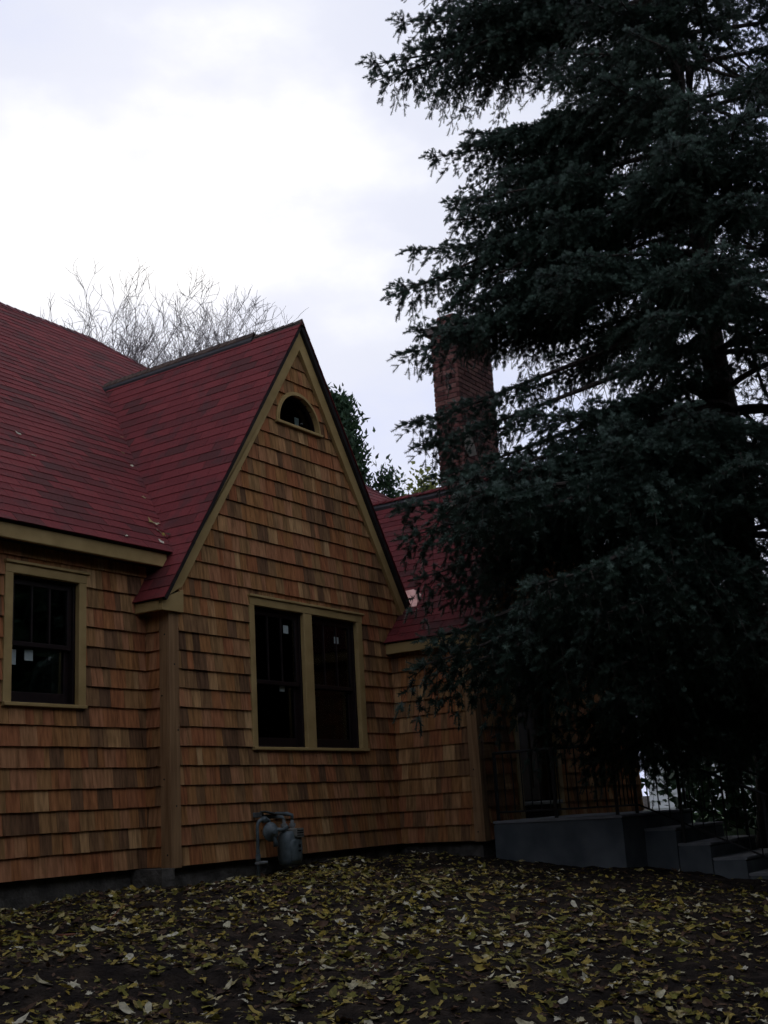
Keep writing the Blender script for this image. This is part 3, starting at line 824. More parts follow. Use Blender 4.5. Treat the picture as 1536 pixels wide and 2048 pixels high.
mb = MB(); prism(mb, frk, [(AP_X + .0005, AP_Z - bh - .03), (4.00, zr(4.00) - bh + .02), (4.09, zr(4.09) - tv), (AP_X + .0005, AP_Z - tv)], 0.020, 0.061)
mb.build('rake_board', M['trim'], house)
# left eave of the gable roof: fascia and soffit over the return wall
mb = MB(); mb.bbox((-.155, -.019, 2.305), (-.125, Y_A - .001, 2.40)); mb.build('fascia', M['trim'], house)
mb = MB(); mb.box((-.124, -.018, 2.33), (-.03, Y_A - .03, 2.345)); mb.build('soffit', M['trim'], house)
# main eave: fascia and soffit over the recessed wall
mb = MB(); mb.bbox((-7.8, .115, 2.762), (.100, .150, 2.895)); mb.build('fascia', M['trim'], house)
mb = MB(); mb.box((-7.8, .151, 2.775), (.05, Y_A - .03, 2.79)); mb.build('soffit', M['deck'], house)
# wing eave
mb = MB(); mb.bbox((3.615, -1.21, 2.165), (3.645, -.025, 2.292)); mb.build('fascia', M['trim'], house)
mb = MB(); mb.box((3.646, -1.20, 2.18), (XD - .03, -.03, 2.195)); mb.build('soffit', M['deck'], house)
frE = Frame((0, Y_E, 0), (1, 0, 0), (0, 0, 1))
def zwl(x): return WR_Z - W_SL * abs(WR_X - x)
for (a, b) in ((3.63, WR_X - .001), (WR_X + .001, 2 * WR_X - 3.63)):
    mb = MB(); pl = [(a, zwl(a) - .07), (a, zwl(a) - .25), (b, zwl(b) - .25), (b, zwl(b) - .07)]
    prism(mb, frE, pl, .02, .12); mb.build('rake_board', M['trim'], house)

# ------------------------------------------------------------------ chimney
cx0, cx1, cy0, cy1, cz0, cz1 = 6.50, 7.62, .31, .745, 3.9, 7.34
mb = MB(); mb.box((cx0 + .012, cy0 + .012, cz0), (cx1 - .012, cy1 - .012, cz1 - .002))
ch = mb.build('chimney', M['mortar'], house); ch['label'] = 'tall red brick chimney half hidden by the spruce'
bl, bh_, jt = .205, .066, .011
k = 0; z = cz0 + .30
rest = MB()
def brick_box(lo, hi):
    m = MB(); t = random.random()
    m.bbox(lo, hi, .005, t); return m
while z < cz1 - .05:
    off = (k % 2) * .108
    # front face
    x = cx0 - off
    while x < cx1:
        a, b = max(x, cx0), min(x + bl, cx1)
        if b - a > .03:
            j = random.uniform(-.003, .004)
            m = brick_box((a, cy0 - j, z), (b, cy0 + .05, z + bh_)); m.build('brick', M['brick'], ch, tint=True)
            rest.bbox((a, cy1 - .05, z), (b, cy1, z + bh_), .004, random.random())
        x += bl + jt
    y = cy0 + .052 - (.06 if k % 2 else 0)
    while y < cy1 - .05:
        a, b = max(y, cy0 + .052), min(y + bl, cy1 - .052)
        if b - a > .03:
            j = random.uniform(-.003, .004)
            m = brick_box((cx0 - j, a, z), (cx0 + .05, b, z + bh_)); m.build('brick', M['brick'], ch, tint=True)
            rest.bbox((cx1 - .05, a, z), (cx1, b, z + bh_), .004, random.random())
        y += bl + jt
    z += bh_ + jt; k += 1
rest.build('brick_courses', M['brick'], ch, kind='stuff', tint=True)
mb = MB(); mb.bbox((cx0 - .085, cy0 - .085, cz1), (cx1 + .085, cy1 + .085, cz1 + .10), .02); mb.build('chimney_cap', M['mortar'], ch)
mb = MB(); mb.bbox((cx0 + .12, cy0 + .06, cz1 + .10), (cx0 + .50, cy1 - .06, cz1 + .33), .02); mb.build('flue_tile', M['brick'], ch, tint=True)
mb = MB(); prism(mb, Frame((cx0, cy0 - .006, 0), (1, 0, 0), (0, 0, 1)), [(.02, 5.45), (.14, 5.36), (.36, 5.44), (.30, 5.58), (.22, 5.70), (.12, 5.86), (.03, 5.80)], 0, .012); mb.build('cement_patch', M['parge'], ch)

# ------------------------------------------------------------------ porch, steps, railings
porch = thing('concrete_porch', (4.9, -1.9, -.3), 'grey concrete porch with steps and black iron railing under the spruce', 'porch')
PX0, PX1, PY1, PZ = 3.925, 6.05, -2.66, .195
mb = MB(); mb.bbox((PX0, PY1, -1.2), (PX1, Y_E - .03, PZ - .03), .02); mb.build('porch_base', M['conc'], porch)
mb = MB(); mb.bbox((PX0 - .012, PY1 - .012, PZ - .029), (PX1 + .012, Y_E - .03, PZ), .006); mb.build('porch_floor', M['concstep'], porch)
SX0 = 4.47
steps = [(.030, -3.02), (-.135, -3.38), (-.290, -3.74), (-.450, -4.12)]
prevy = PY1 - .013
for z_, y_ in steps:
    mb = MB(); mb.bbox((SX0, y_, -1.4), (PX1 - .02, prevy, z_ - .03), .016)
    st = mb.build('step', M['conc'], porch)
    mb = MB(); mb.bbox((SX0 - .006, y_ - .012, z_ - .029), (PX1 - .014, prevy, z_), .005); mb.build('tread', M['concstep'], st)
    prevy = y_ - .001 - .012
def railing(pts, posts, n_bal, label, h=.74, x=None):
    """pts: foot line as (x, y, z) from the first to the last post."""
    p0, p1 = Vector(pts[0]), Vector(pts[1])
    mb = MB(); mb.tube([p0 + Vector((0, 0, h)), p1 + Vector((0, 0, h))], .017, 8)
    r_ = mb.build('railing', M['iron'], porch); r_['label'] = label
    mb = MB(); mb.tube([p0 + Vector((0, 0, .09)), p1 + Vector((0, 0, .09))], .011, 6); mb.build('bottom_rail', M['iron'], r_)
    for t in posts:
        c = p0.lerp(p1, t); zf = x(c) if x else c.z
        mb = MB(); mb.bbox((c.x - .016, c.y - .016, zf), (c.x + .016, c.y + .016, c.z + h + .01), .003); mb.build('post', M['iron'], r_)
    for k in range(1, n_bal):
        c = p0.lerp(p1, k / n_bal)
        mb = MB(); mb.tube([c + Vector((0, 0, .09)), c + Vector((0, 0, h))], .007, 5); mb.build('baluster', M['iron'], r_)
railing([(PX0 + .07, Y_E - .06, PZ), (PX0 + .07, PY1 + .07, PZ)], (0, .5, 1), 13, 'level railing along the left porch edge')
railing([(PX0 + .07, PY1 + .07, PZ), (SX0 + .06, PY1 + .07, PZ)], (1,), 5, 'short level railing at the porch front')
def step_z(c):
    z_ = PZ
    for zz, yy in steps:
        if c.y < PY1 - .012: z_ = zz
        if c.y > yy: break
    return z_
railing([(SX0 + .06, PY1 + .05, PZ), (SX0 + .06, -4.02, -.43)], (.34, .97), 12, 'sloping railing down the left side of the steps', x=step_z)
railing([(PX1 - .07, PY1 + .05, PZ), (PX1 - .07, -4.02, -.43)], (0, .5, .97), 12, 'sloping railing down the right side of the steps', x=step_z)

# ------------------------------------------------------------------ gas meter
mt = thing('gas_meter', (1.05, -.17, -.16), 'grey gas meter with bent riser pipe against the gable wall', 'gas meter')
mb = MB()
pp = [(.985, -.17, -.28), (.985, -.17, .28)]
for k in range(7):
    th = math.pi / 2 * k / 6; pp.append((.985 + .075 * (1 - math.cos(th)), -.17, .30 + .075 * math.sin(th)))
pp += [(1.16, -.17, .376)]
mb.tube(pp, .0185, 10); mb.build('riser_pipe', M['meter'], mt, smooth=True)
mb = MB(); mb.lathe((.985, -.17, .02), (0, 0, 1), [(-.03, .028), (.03, .028)], 8); mb.lathe((.985, -.17, .075), (0, 0, 1), [(-.018, .024), (.018, .024)], 6); mb.build('pipe_coupling', M['meter'], mt)
mb = MB(); mb.bbox((.96, -.225, -.045), (1.08, -.145, -.018), .006); mb.build('shutoff_valve', M['meterlight'], mt)
mb = MB(); mb.lathe((1.11, -.17, .376), (1, 0, 0), [(-.035, .03), (0, .034), (.035, .03)], 8); mb.build('pipe_elbow', M['meter'], mt, smooth=True)
# regulator: a flanged round housing facing the viewer, with vent boss
rd = Vector((-.35, -.93, .05)).normalized(); rc = Vector((1.18, -.19, .255))
mb = MB(); mb.lathe(rc, rd, [(-.06, .03), (-.05, .07), (-.012, .088), (.0, .095), (.012, .095), (.016, .082), (.04, .07), (.06, .04), (.07, .036), (.095, .036), (.10, .02)], 24); mb.build('regulator', M['meter'], mt, smooth=True)
mb = MB(); mb.tube([rc + rd * .04 + Vector((.0, 0, -.02)), rc + rd * .05 + Vector((.04, -.0, -.09)), rc + rd * .05 + Vector((.05, 0, -.145))], [.024, .022, .03], 10); mb.build('regulator_vent', M['meter'], mt, smooth=True)
mb = MB(); mb.tube([(1.155, -.17, .376), (1.19, -.17, .36), (1.19, -.175, .30)], .02, 10); mb.build('regulator_inlet', M['meter'], mt, smooth=True)
mb = MB(); mb.tube([rc + Vector((.06, -.03, .02)), (1.36, -.22, .265), (1.44, -.23, .29)], .02, 10); mb.build('outlet_pipe', M['meter'], mt, smooth=True)
# meter body: rounded diaphragm case
def round_case(c, hw, hd, hh, n=24, pw=3.2):
    m = MB(); rings = [(-hh, .72), (-hh * .93, .88), (-hh * .55, 1.0), (hh * .35, 1.0), (hh * .72, .95), (hh * .93, .82), (hh, .66)]
    vs = []
    for z_, s_ in rings:
        for q in range(n):
            th = 2 * math.pi * q / n; c_, s2 = math.cos(th), math.sin(th)
            rr = (abs(c_) ** pw + abs(s2) ** pw) ** (-1 / pw)
            vs.append((c[0] + c_ * rr * hw * s_, c[1] + s2 * rr * hd * s_, c[2] + z_))
    fs = [(k * n + q, k * n + (q + 1) % n, (k + 1) * n + (q + 1) % n, (k + 1) * n + q) for k in range(len(rings) - 1) for q in range(n)]
    fs += [tuple(range(n - 1, -1, -1)), tuple((len(rings) - 1) * n + q for q in range(n))]
    return m.add(vs, fs)
round_case((1.49, -.21, .085), .145, .10, .165).build('meter_case', M['meter'], mt, smooth=True)
round_case((1.49, -.285, .06), .105, .035, .11).build('case_cover', M['meter'], mt, smooth=True)
mb = MB(); mb.bbox((1.455, -.335, .185), (1.585, -.20, .275), .012); mb.build('index_box', M['dial'], mt)
for k in range(3):
    m2 = MB(); m2.box((1.466, -.3385, .198 + k * .024), (1.574, -.3355, .208 + k * .024)); m2.build('index_line', M['black'], mt)
mb = MB(); mb.box((1.50, -.3225, .085), (1.54, -.3195, .115)); mb.box((1.495, -.3225, .045), (1.545, -.3195, .062)); mb.build('name_plate', M['black'], mt)
for xx in (1.41, 1.56):
    m2 = MB(); m2.lathe((xx, -.20, .24), (0, 0, 1), [(0, .026), (.05, .026), (.05, .036), (.085, .036), (.085, .02), (.13, .02)], 12); m2.build('swivel_nut', M['meterlight'], mt, smooth=False)
mb = MB(); mb.tube([(1.41, -.20, .36), (1.41, -.185, .39), (1.30, -.15, .40), (1.18, -.1, .41)], .018, 10); mb.build('inlet_pipe', M['meter'], mt, smooth=True)
mb = MB(); mb.tube([(1.56, -.20, .36), (1.56, -.20, .405), (1.52, -.17, .42), (1.50, -.02, .425)], .021, 10); mb.build('house_pipe', M['meter'], mt, smooth=True)
mb = MB(); mb.add([(1.10, -.20, .452), (1.33, -.20, .418), (1.33, -.12, .418), (1.10, -.12, .452), (1.10, -.20, .462), (1.33, -.20, .428), (1.33, -.12, .428), (1.10, -.12, .462)], [(0, 3, 2, 1), (4, 5, 6, 7), (0, 1, 5, 4), (1, 2, 6, 5), (2, 3, 7, 6), (3, 0, 4, 7)]); mb.build('mounting_bar', M['meter'], mt)
mb = MB(); mb.bbox((1.12, -.13, .40), (1.15, -.003, .45), .004); mb.bbox((1.28, -.13, .38), (1.31, -.003, .425), .004); mb.build('wall_bracket', M['meter'], mt)

mt.scale = (.88, .92, .97)

# ------------------------------------------------------------------ spruce
TX, TY = 6.6, -3.5
tz0 = float(ground_z(TX, TY))
spruce = thing('spruce_tree', (TX, TY, tz0), 'huge dark blue-green spruce with drooping branches in front of the porch', 'tree')
mb = MB()
tp, tr_ = [], []
for k in range(22):
    t = k / 21; tp.append((TX + .06 * math.sin(k * .9), TY + .05 * math.cos(k * 1.3), tz0 - .15 + t * 15)); tr_.append(.25 * (1 - t) ** .85 + .015 + (.10 if k == 0 else 0))
mb.tube(tp, tr_, 14); mb.build('trunk', M['bark'], spruce, smooth=True, origin=(TX, TY, tz0))

def shoot_proto(rs):
    """One needle-covered shoot along +x, unit length; returns verts (n,3), tris (m,3)."""
    vs, fs = [], []
    nn = 26
    for q in range(3):
        th = 2 * math.pi * q / 3; vs.append((0, .035 * math.cos(th), .035 * math.sin(th)))
    vs.append((.97, 0, 0)); fs += [(0, 1, 3), (1, 2, 3), (2, 0, 3)]
    for k in range(nn):
        t = (k + .5) / nn; th = k * 2.4 + rs.uniform(-.4, .4)
        fl = .25 * (1 - .15 * t) * rs.uniform(.85, 1.15); x0 = t * .9
        dr_ = np.array([.40 + .55 * t * t, math.cos(th) * (1.0 - .35 * t), math.sin(th) * (1.0 - .35 * t)]); dr_ /= np.linalg.norm(dr_)
        sd = np.cross(dr_, [1, 0, 0]); sd /= np.linalg.norm(sd) + 1e-9
        b = np.array([x0, 0, 0]); w = .034; i = len(vs)
        vs += [tuple(b + sd * w), tuple(b - sd * w), tuple(b + dr_ * fl)]; fs.append((i, i + 1, i + 2))
    return np.array(vs), np.array(fs)
SHOOTS = [shoot_proto(random.Random(s)) for s in range(4)]

def make_branch(L, droop, hang, seed, bare=.28):
    """Branch template along +x: (wood verts, faces), (needle verts, faces, tint), tip."""
    rs = random.Random(seed)
    def axis(t): return Vector((L * t, .05 * L * math.sin(t * 3 + seed) + .018 * L * math.sin(t * 9 + seed * 2), .012 * L * math.sin(t * 8 + seed) + L * (.13 * t - droop * (2.2 * t * t - 1.3 * t ** 3))))
    wood = MB(); n = 14
    wood.tube([axis(k / n) for k in range(n + 1)], [.012 * L * (1 - k / n) ** .9 + .005 for k in range(n + 1)], 6, cap=False)
    SV, SF, ST = [], [], []; cnt = 0
    def shoot(p, d, ln, tint):
        nonlocal cnt
        v, f = SHOOTS[rs.randrange(4)]
        d = Vector(d).normalized(); a = d.orthogonal().normalized(); c = d.cross(a); th = rs.uniform(0, 6.28)
        a2 = a * math.cos(th) + c * math.sin(th); c2 = d.cross(a2)
        Mx = np.array([d, a2, c2]); wd = .125 / ln * 1.45                 # keep the width while the length varies
        vv = v * np.array([1, wd, wd]) * ln
        SV.append(vv @ Mx + np.array(p)); SF.append(f + cnt); cnt += len(v); ST.append(np.full(len(v), tint))
    def twig(fn, ll, t0, hangk, tbase, r_=.005, dens=.08):
        """A twig along fn(0..1) set with shoots."""
        m = max(2, int(ll / .16))
        wood.tube([fn(k / m) for k in range(m + 1)], [r_ * (1 - .6 * k / m) for k in range(m + 1)], 3, cap=False)
        q = t0; sgn = 1
        while q < 1:
            pp_ = fn(q); dl_ = (fn(min(q + .05, 1.05)) - fn(q)).normalized()
            sv = dl_.cross(Vector((0, 0, 1))); sv = sv.normalized() if sv.length > .15 else Vector((math.cos(q * 40), math.sin(q * 40), 0))
            ang = rs.uniform(.5, .95)
            dd = dl_ * math.cos(ang) + sv * sgn * math.sin(ang) + Vector((0, 0, rs.uniform(-.18, .50) - hangk * .12))
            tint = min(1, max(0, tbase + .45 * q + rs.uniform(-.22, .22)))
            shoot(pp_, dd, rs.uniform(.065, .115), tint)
            if rs.random() < .5:
                shoot(pp_, dl_ + Vector((rs.uniform(-.4, .4), rs.uniform(-.4, .4), rs.uniform(.3, .9))), rs.uniform(.06, .10), min(1, tint + .2))
            sgn = -sgn; q += dens / ll
        shoot(fn(1), fn(1) - fn(.85), rs.uniform(.09, .13), min(1, tbase + .55))
    s_ = bare * L
    while s_ < L * .985:
        t = s_ / L; p = axis(t); ax = (axis(min(t + .02, 1)) - axis(t)).normalized()
        sidev = Vector((0, 0, 1)).cross(ax).normalized()
        grow = min(1, .5 + (t - bare) * 4)
        for sg in (1, -1):
            if rs.random() < .06: continue
            ll = min(1.05, .20 + (1 - t) * L * .42) * rs.choice((.45, .7, .9, 1.1, 1.3)) * grow
            fa = rs.uniform(.75, 1.1)
            dr0 = (ax * math.cos(fa) + sidev * sg * math.sin(fa) + Vector((0, 0, rs.uniform(-.10, .22)))).normalized()
            hg = hang * rs.uniform(.4, 1.5)
            def lat(q, dr0=dr0, ll=ll, hg=hg, p=p): return p + dr0 * ll * q * (1 - .25 * hg * q) + Vector((0, 0, -hg * ll * q * q))
            twig(lat, ll, .10 + rs.uniform(0, .05), hang, .28)
            # branchlets off the lateral: some sideways, some hanging
            for k in range(int(ll / .22)):
                q0 = rs.uniform(.15, .85); b0 = lat(q0); dl_ = (lat(q0 + .05) - b0).normalized()
                l2 = rs.uniform(.14, .30) * (1.1 - .3 * q0)
                d2 = dl_ * .6 + Vector((rs.uniform(-.6, .6), rs.uniform(-.6, .6), rs.choice((-.9, -.6, -.2, .25)) - hang * .5)); d2.normalize()
                def sub(q, b0=b0, d2=d2, l2=l2): return b0 + d2 * l2 * q + Vector((0, 0, -.25 * l2 * q * q))
                twig(sub, l2, .2, hang, .2, .003, .085)
        if rs.random() < .5:                        # pendulous branchlet under the limb
            l3 = rs.uniform(.18, .32 + hang * .45) * min(1, grow + .1) * min(1, 1.75 - t * 1.3); dx_, dy_ = rs.uniform(-.25, .4), rs.uniform(-.3, .3)
            def pend(q, p=p, l3=l3, dx_=dx_, dy_=dy_): return p + Vector((dx_ * l3 * q, dy_ * l3 * q, -l3 * q))
            twig(pend, l3, .15, .6, .12, .004, .085)
        shoot(p, ax + Vector((rs.uniform(-.3, .3), rs.uniform(-.5, .5), rs.uniform(.3, .9))), rs.uniform(.07, .11), rs.uniform(.5, 1))
        s_ += .125 * rs.uniform(.75, 1.3)
    s_ = .10 * L
    while s_ < (bare + .15) * L:
        b0 = axis(s_ / L); d2 = Vector((rs.uniform(-.1, .7), rs.uniform(-1, 1), rs.uniform(-1.1, .25))).normalized(); l2 = rs.uniform(.18, .55)
        pts_ = [b0]
        for k in range(3):
            d2 = (d2 + Vector((rs.uniform(-.3, .3), rs.uniform(-.3, .3), -.22))).normalized(); pts_.append(pts_[-1] + d2 * l2 / 3)
        wood.tube(pts_, [.006, .0045, .0035, .002], 3, cap=False)
        for k in (1, 2):
            d3 = (d2 + Vector((rs.uniform(-.8, .8), rs.uniform(-.8, .8), rs.uniform(-.5, .2)))).normalized()
            wood.tube([pts_[k], pts_[k] + d3 * l2 * .3, pts_[k] + d3 * l2 * .5 + Vector((0, 0, -.05))], [.0035, .003, .0015], 3, cap=False)
        s_ += rs.uniform(.06, .13)
    tip = axis(1); ax = (axis(1) - axis(.95)).normalized()
    shoot(tip, ax, .13, 1); shoot(tip, ax + Vector((0, .7, .05)), .1, .9); shoot(tip, ax + Vector((0, -.7, .05)), .1, .9); shoot(tip, ax + Vector((0, 0, .7)), .1, .9)
    NV = np.concatenate(SV); NF = np.concatenate(SF); NT = np.concatenate(ST)
    wm = mesh_data('branch', wood.v, wood.f, M['bark'])
    nm = bpy.data.meshes.new('needles'); nm.vertices.add(len(NV)); nm.vertices.foreach_set('co', NV.astype(np.float32).ravel())
    nm.loops.add(len(NF) * 3); nm.loops.foreach_set('vertex_index', NF.astype(np.int32).ravel())
    nm.polygons.add(len(NF)); nm.polygons.foreach_set('loop_start', np.arange(0, len(NF) * 3, 3, dtype=np.int32))
    nm.update(calc_edges=True); nm.materials.append(M['needle'])
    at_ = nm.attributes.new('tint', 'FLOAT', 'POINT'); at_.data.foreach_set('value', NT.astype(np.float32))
    return dict(L=L, wood=wm, needles=nm, tip=tip, axis=axis)
TEMPL = []
for i, (L, dr_, hg, bare) in enumerate(((4.0, .38, .25, .40), (4.0, .58, .50, .40), (3.2, .35, .30, .36), (3.2, .55, .55, .36), (2.4, .30, .25, .30), (2.4, .50, .50, .28), (1.5, .22, .25, .15), (4.0, .62, .75, .34), (4.0, .48, .40, .60))):
    TEMPL.append(make_branch(L, dr_, hg, 31 + i, bare))

def blocked(p):
    x, y, z_ = p
    if x > 3.40 and y > -1.40 and z_ < max(zwl(x), 2.2) + .25 and x < 8.7: return True
    if 3.85 < x < 6.15 and -4.2 < y < -1.0 and z_ < (.30 if y > -2.7 else .25 + (y + 2.66) * .42): return True
    if y > -.3 and x < 4.2 and z_ < 6: return True
    return z_ < float(ground_z(x, y)) + .08
n_br = 0
BR = []
def put_branch(T_, z0, az, s_, pitch=0.0, roll=0.0):
    rot = Euler((roll, -pitch, az), 'XYZ')
    mtx = Matrix.Translation((TX, TY, z0)) @ rot.to_matrix().to_4x4() @ Matrix.Scale(s_, 4)
    for k in (5, 7, 9, 10):
        q = mtx @ T_['axis'](k / 10)
        if blocked(q): return False
    o = bpy.data.objects.new('branch', T_['wood']); col.objects.link(o); o.parent = spruce
    o.location = Vector((TX, TY, z0)) - wloc(spruce); o.rotation_euler = rot; o.scale = (s_,) * 3
    c = bpy.data.objects.new('needles', T_['needles']); col.objects.link(c); c.parent = o; c['kind'] = 'stuff'
    BR.append((T_, mtx))
    return True
rb = random.Random(5)
# limbs that make the outline on the house side: tip position and template
for (x, y, z_, ti) in ((4.27, .06, 10.56, 0), (4.07, -.54, 10.85, 0), (4.3, -.35, 10.2, 1), (4.35, -.72, 9.75, 1), (4.94, -1.33, 8.85, 2), (4.53, -.89, 8.15, 3), (4.75, -1.0, 7.7, 2),
                      (3.97, -.21, 6.85, 1), (4.37, -.09, 7.15, 0), (4.4, -.6, 6.5, 1), (3.84, -.38, 5.95, 8), (3.67, -.49, 4.95, 8), (3.58, -.71, 4.6, 8), (3.49, -.94, 4.15, 8),
                      (2.70, -.95, 3.28, 1), (2.91, -.85, 3.70, 0), (2.67, -1.15, 2.80, 7), (1.9, -1.65, 2.0, 1), (1.75, -1.62, 1.72, 7), (2.05, -1.9, 1.72, 7), (2.5, -2.1, 1.45, 7), (2.95, -2.3, 1.05, 7),
                      (2.5, -3.3, 1.3, 1), (2.95, -3.41, 3.9, 0), (2.4, -2.4, 3.2, 1), (3.98, -4.97, 7.6, 2), (3.5, -4.26, 7.3, 2), (3.25, -2.96, 3.5, 3), (3.1, -3.9, 5.2, 1), (3.4, -2.6, 6.2, 0), (3.2, -3.0, 8.8, 1), (3.4, -2.2, 4.6, 0),
                      (4.25, -.4, 6.4, 0), (4.55, -.7, 6.75, 3), (5.0, -1.15, 6.3, 3), (5.2, -1.3, 5.6, 3), (3.4, -2.7, .75, 7), (4.6, -.6, 9.0, 0), (4.9, -1.1, 8.4, 1), (3.1, -1.9, 2.3, 7), (2.9, -2.8, 2.2, 7)):
    T_ = TEMPL[ti]; dx, dy = x - TX, y - TY; Rr = math.hypot(dx, dy)
    tipxy = math.hypot(T_['tip'].x, T_['tip'].y); s_ = Rr / tipxy
    az = math.atan2(dy, dx) - math.atan2(T_['tip'].y, T_['tip'].x)
    if not put_branch(T_, z_ - T_['tip'].z * s_, az, s_): print('feature limb blocked', x, y, z_)
    for c_ in range(0 if ti == 8 else 2):
        k_ = s_ * rb.uniform(.80, .97)
        put_branch(TEMPL[(ti + c_) % 4 if ti < 4 else ti], z_ - T_['tip'].z * s_ + rb.uniform(-.28, .25), az + rb.uniform(-.05, .30), k_ * T_['L'] / TEMPL[(ti + c_) % 4 if ti < 4 else ti]['L'], pitch=rb.uniform(-.10, .14), roll=rb.uniform(-.3, .3))
# whorls all round
rb = random.Random(5)
z_ = 2.5
while z_ < 14.0:
    nb = 6 if z_ < 12.5 else 5
    ph = rb.uniform(0, 6.28)
    for k in range(nb):
        az = ph + 2 * math.pi * k / nb + rb.uniform(-.3, .3)
        Lt = 3.55 * (1 - max(0, z_ - 3) * .022) if z_ < 11.5 else max(.5, 3.0 * (15.2 - z_) / 3.7)
        # towards the house side the outline is set by the limbs above
        if math.cos(az - R(133)) > .6: Lt *= .88
        Lt *= rb.uniform(.78, 1.06)
        zz = z_ + rb.uniform(-.2, .2)
        if 4.8 < zz < 8.0 and math.cos(az - R(125)) > .72: Lt *= .5      # thin beside the chimney
        low = zz < 5
        cand = [t for t in TEMPL if abs(t['L'] - Lt) < 1.0]
        if not cand: cand = [TEMPL[6]]
        T_ = rb.choice(cand)
        for tr in range(4):
            if put_branch(T_, zz, az, Lt / T_['L'], pitch=rb.uniform(-.10, .12) - (.10 if low else 0), roll=rb.uniform(-.2, .2)): break
            Lt *= .7; T_ = min(TEMPL, key=lambda t: abs(t['L'] - Lt))
    z_ += .55 if z_ < 12.5 else .7
# skirts and inner boughs on the viewer's side
for k in range(10):
    zz = 3.4 + k * .85; az = R(rb.uniform(180, 262)); Lt = rb.uniform(2.2, 3.3); T_ = min(TEMPL[:7], key=lambda t: abs(t['L'] - Lt + rb.uniform(-.4, .4)))
    put_branch(T_, zz, az, Lt / T_['L'], pitch=rb.uniform(-.12, .1), roll=rb.uniform(-.25, .25))
for (zz, azd, Lt, ti) in ((1.75, 168, 2.6, 5), (1.6, 182, 2.5, 5), (1.8, 198, 2.8, 7), (1.9, 212, 2.9, 5), (2.1, 228, 2.8, 7), (2.0, 246, 2.7, 5), (2.2, 262, 2.8, 5), (2.3, 175, 3.0, 7), (2.45, 205, 3.1, 7), (1.35, 190, 1.9, 5), (1.3, 215, 2.0, 5), (1.5, 235, 2.1, 5), (1.45, 158, 2.0, 5)):
    T_ = TEMPL[ti]
    for q in range(3):
        if put_branch(T_, zz + .12 * q, R(azd), Lt / T_['L'] * (1 - .08 * q), pitch=rb.uniform(-.05, .08)): break
print('branches', len(BR))

# ------------------------------------------------------------------ fallen leaves
def leaf_outline(kind, rs):
    """Points of a maple leaf (x along the midrib), about unit size."""
    if kind == 2:                                           # plain oval leaf
        return [(.15 + .75 * math.cos(a) , .42 * math.sin(a) * (1 + .1 * rs.uniform(-1, 1))) for a in [math.pi - .01 - 2 * math.pi * k / 14 for k in range(14)]][::-1]
    lobes = [(-2.25, .50), (-1.22, .80), (0, 1.0), (1.22, .80), (2.25, .50)]
    pts = []
    for k, (a, r_) in enumerate(lobes):
        w = .24 if kind == 0 else .33
        r_ *= rs.uniform(.85, 1.1)
        pts += [(a - w * 1.0, r_ * .62), (a - w * .35, r_ * .74), (a, r_), (a + w * .35, r_ * .74), (a + w, r_ * .62)]
        if k < 4:
            b = (a + lobes[k + 1][0]) / 2; pts.append((b, (.34 if kind == 0 else .5) * rs.uniform(.9, 1.1)))
    return [(r_ * math.cos(a), r_ * math.sin(a)) for a, r_ in pts]
def leaf_mesh(rs, kind, curl, fold):
    o = leaf_outline(kind, rs); vs = [(0, 0, 0)]; n = len(o)
    for x, y in o: vs.append((x * .5, y * .5, 0))
    for x, y in o: vs.append((x, y, 0))
    fs = [(0, 1 + i, 1 + (i + 1) % n) for i in range(n)] + [(1 + i, 1 + n + i, 1 + n + (i + 1) % n, 1 + (i + 1) % n) for i in range(n)]
    # drop the closing wedge at the leaf base
    fs = [f for f in fs if not (set(f) & {n} and set(f) & {1} and len(f) == 3)]
    a0 = rs.uniform(0, 6.28); out = []
    for x, y, z_ in vs:
        r2 = x * x + y * y; q = x * math.cos(a0) + y * math.sin(a0)
        out.append((x * rs.uniform(.88, 1.08), y * rs.uniform(.88, 1.08), curl * q * q + fold * abs(y) + .10 * math.sin(x * 5 + a0) * math.sqrt(r2) + rs.uniform(-.09, .09) * math.sqrt(r2)))
    # stalk
    b = len(out); out += [(-.02, .012, 0), (-.02, -.012, 0), (-.75, .012, .12), (-.75, -.012, .12)]; fs.append((b, b + 1, b + 3, b + 2))
    zmin = min(p[2] for p in out); return [(p[0], p[1], p[2] - zmin) for p in out], fs
rl = random.Random(77)
LEAVES = [leaf_mesh(rl, (0, 1, 2, 1, 0, 2, 1, 2, 0, 1)[k], rl.choice((.1, .25, .45, .8, -.2)), rl.uniform(0, .4)) for k in range(10)]
LKIND = {'pale': (.9, 1.0, 'pale upturned leaf lying on the dark soil'), 'yellow': (.52, .72, 'yellow fallen leaf lying on the dark soil'),
         'olive': (.32, .42, 'olive green fallen leaf lying on the dark soil'), 'brown': (.05, .24, 'brown withered leaf lying on the dark soil'), 'tan': (.74, .86, 'tan fallen leaf lying on the dark soil')}
LM = {}
for kn, (t0, t1, lb) in LKIND.items():
    for k in range(10):
        v, f = LEAVES[k]; LM[(kn, k)] = mesh_data('fallen_leaf', v, f, M['leaf'], tint=rl.uniform(t0, t1), smooth=False)
def gnorm(x, y):
    h = .06; zx = float(ground_z(x + h, y) - ground_z(x - h, y)) / (2 * h); zy = float(ground_z(x, y + h) - ground_z(x, y - h)) / (2 * h)
    return Vector((-zx, -zy, 1)).normalized()
NC = 80000
rg = np.random.default_rng(99)
sx, sy = rg.uniform(-4.6, 6.6, NC), rg.uniform(-7.0, .28, NC)
keep = ~(((sx > -.02) & (sy > -.03)) | ((sx > XD - .02) & (sy > Y_E - .03)) | ((sx > PX0 - .05) & (sy > PY1 - .02)) | ((sx > SX0 - .1) & (sy > -4.25)))
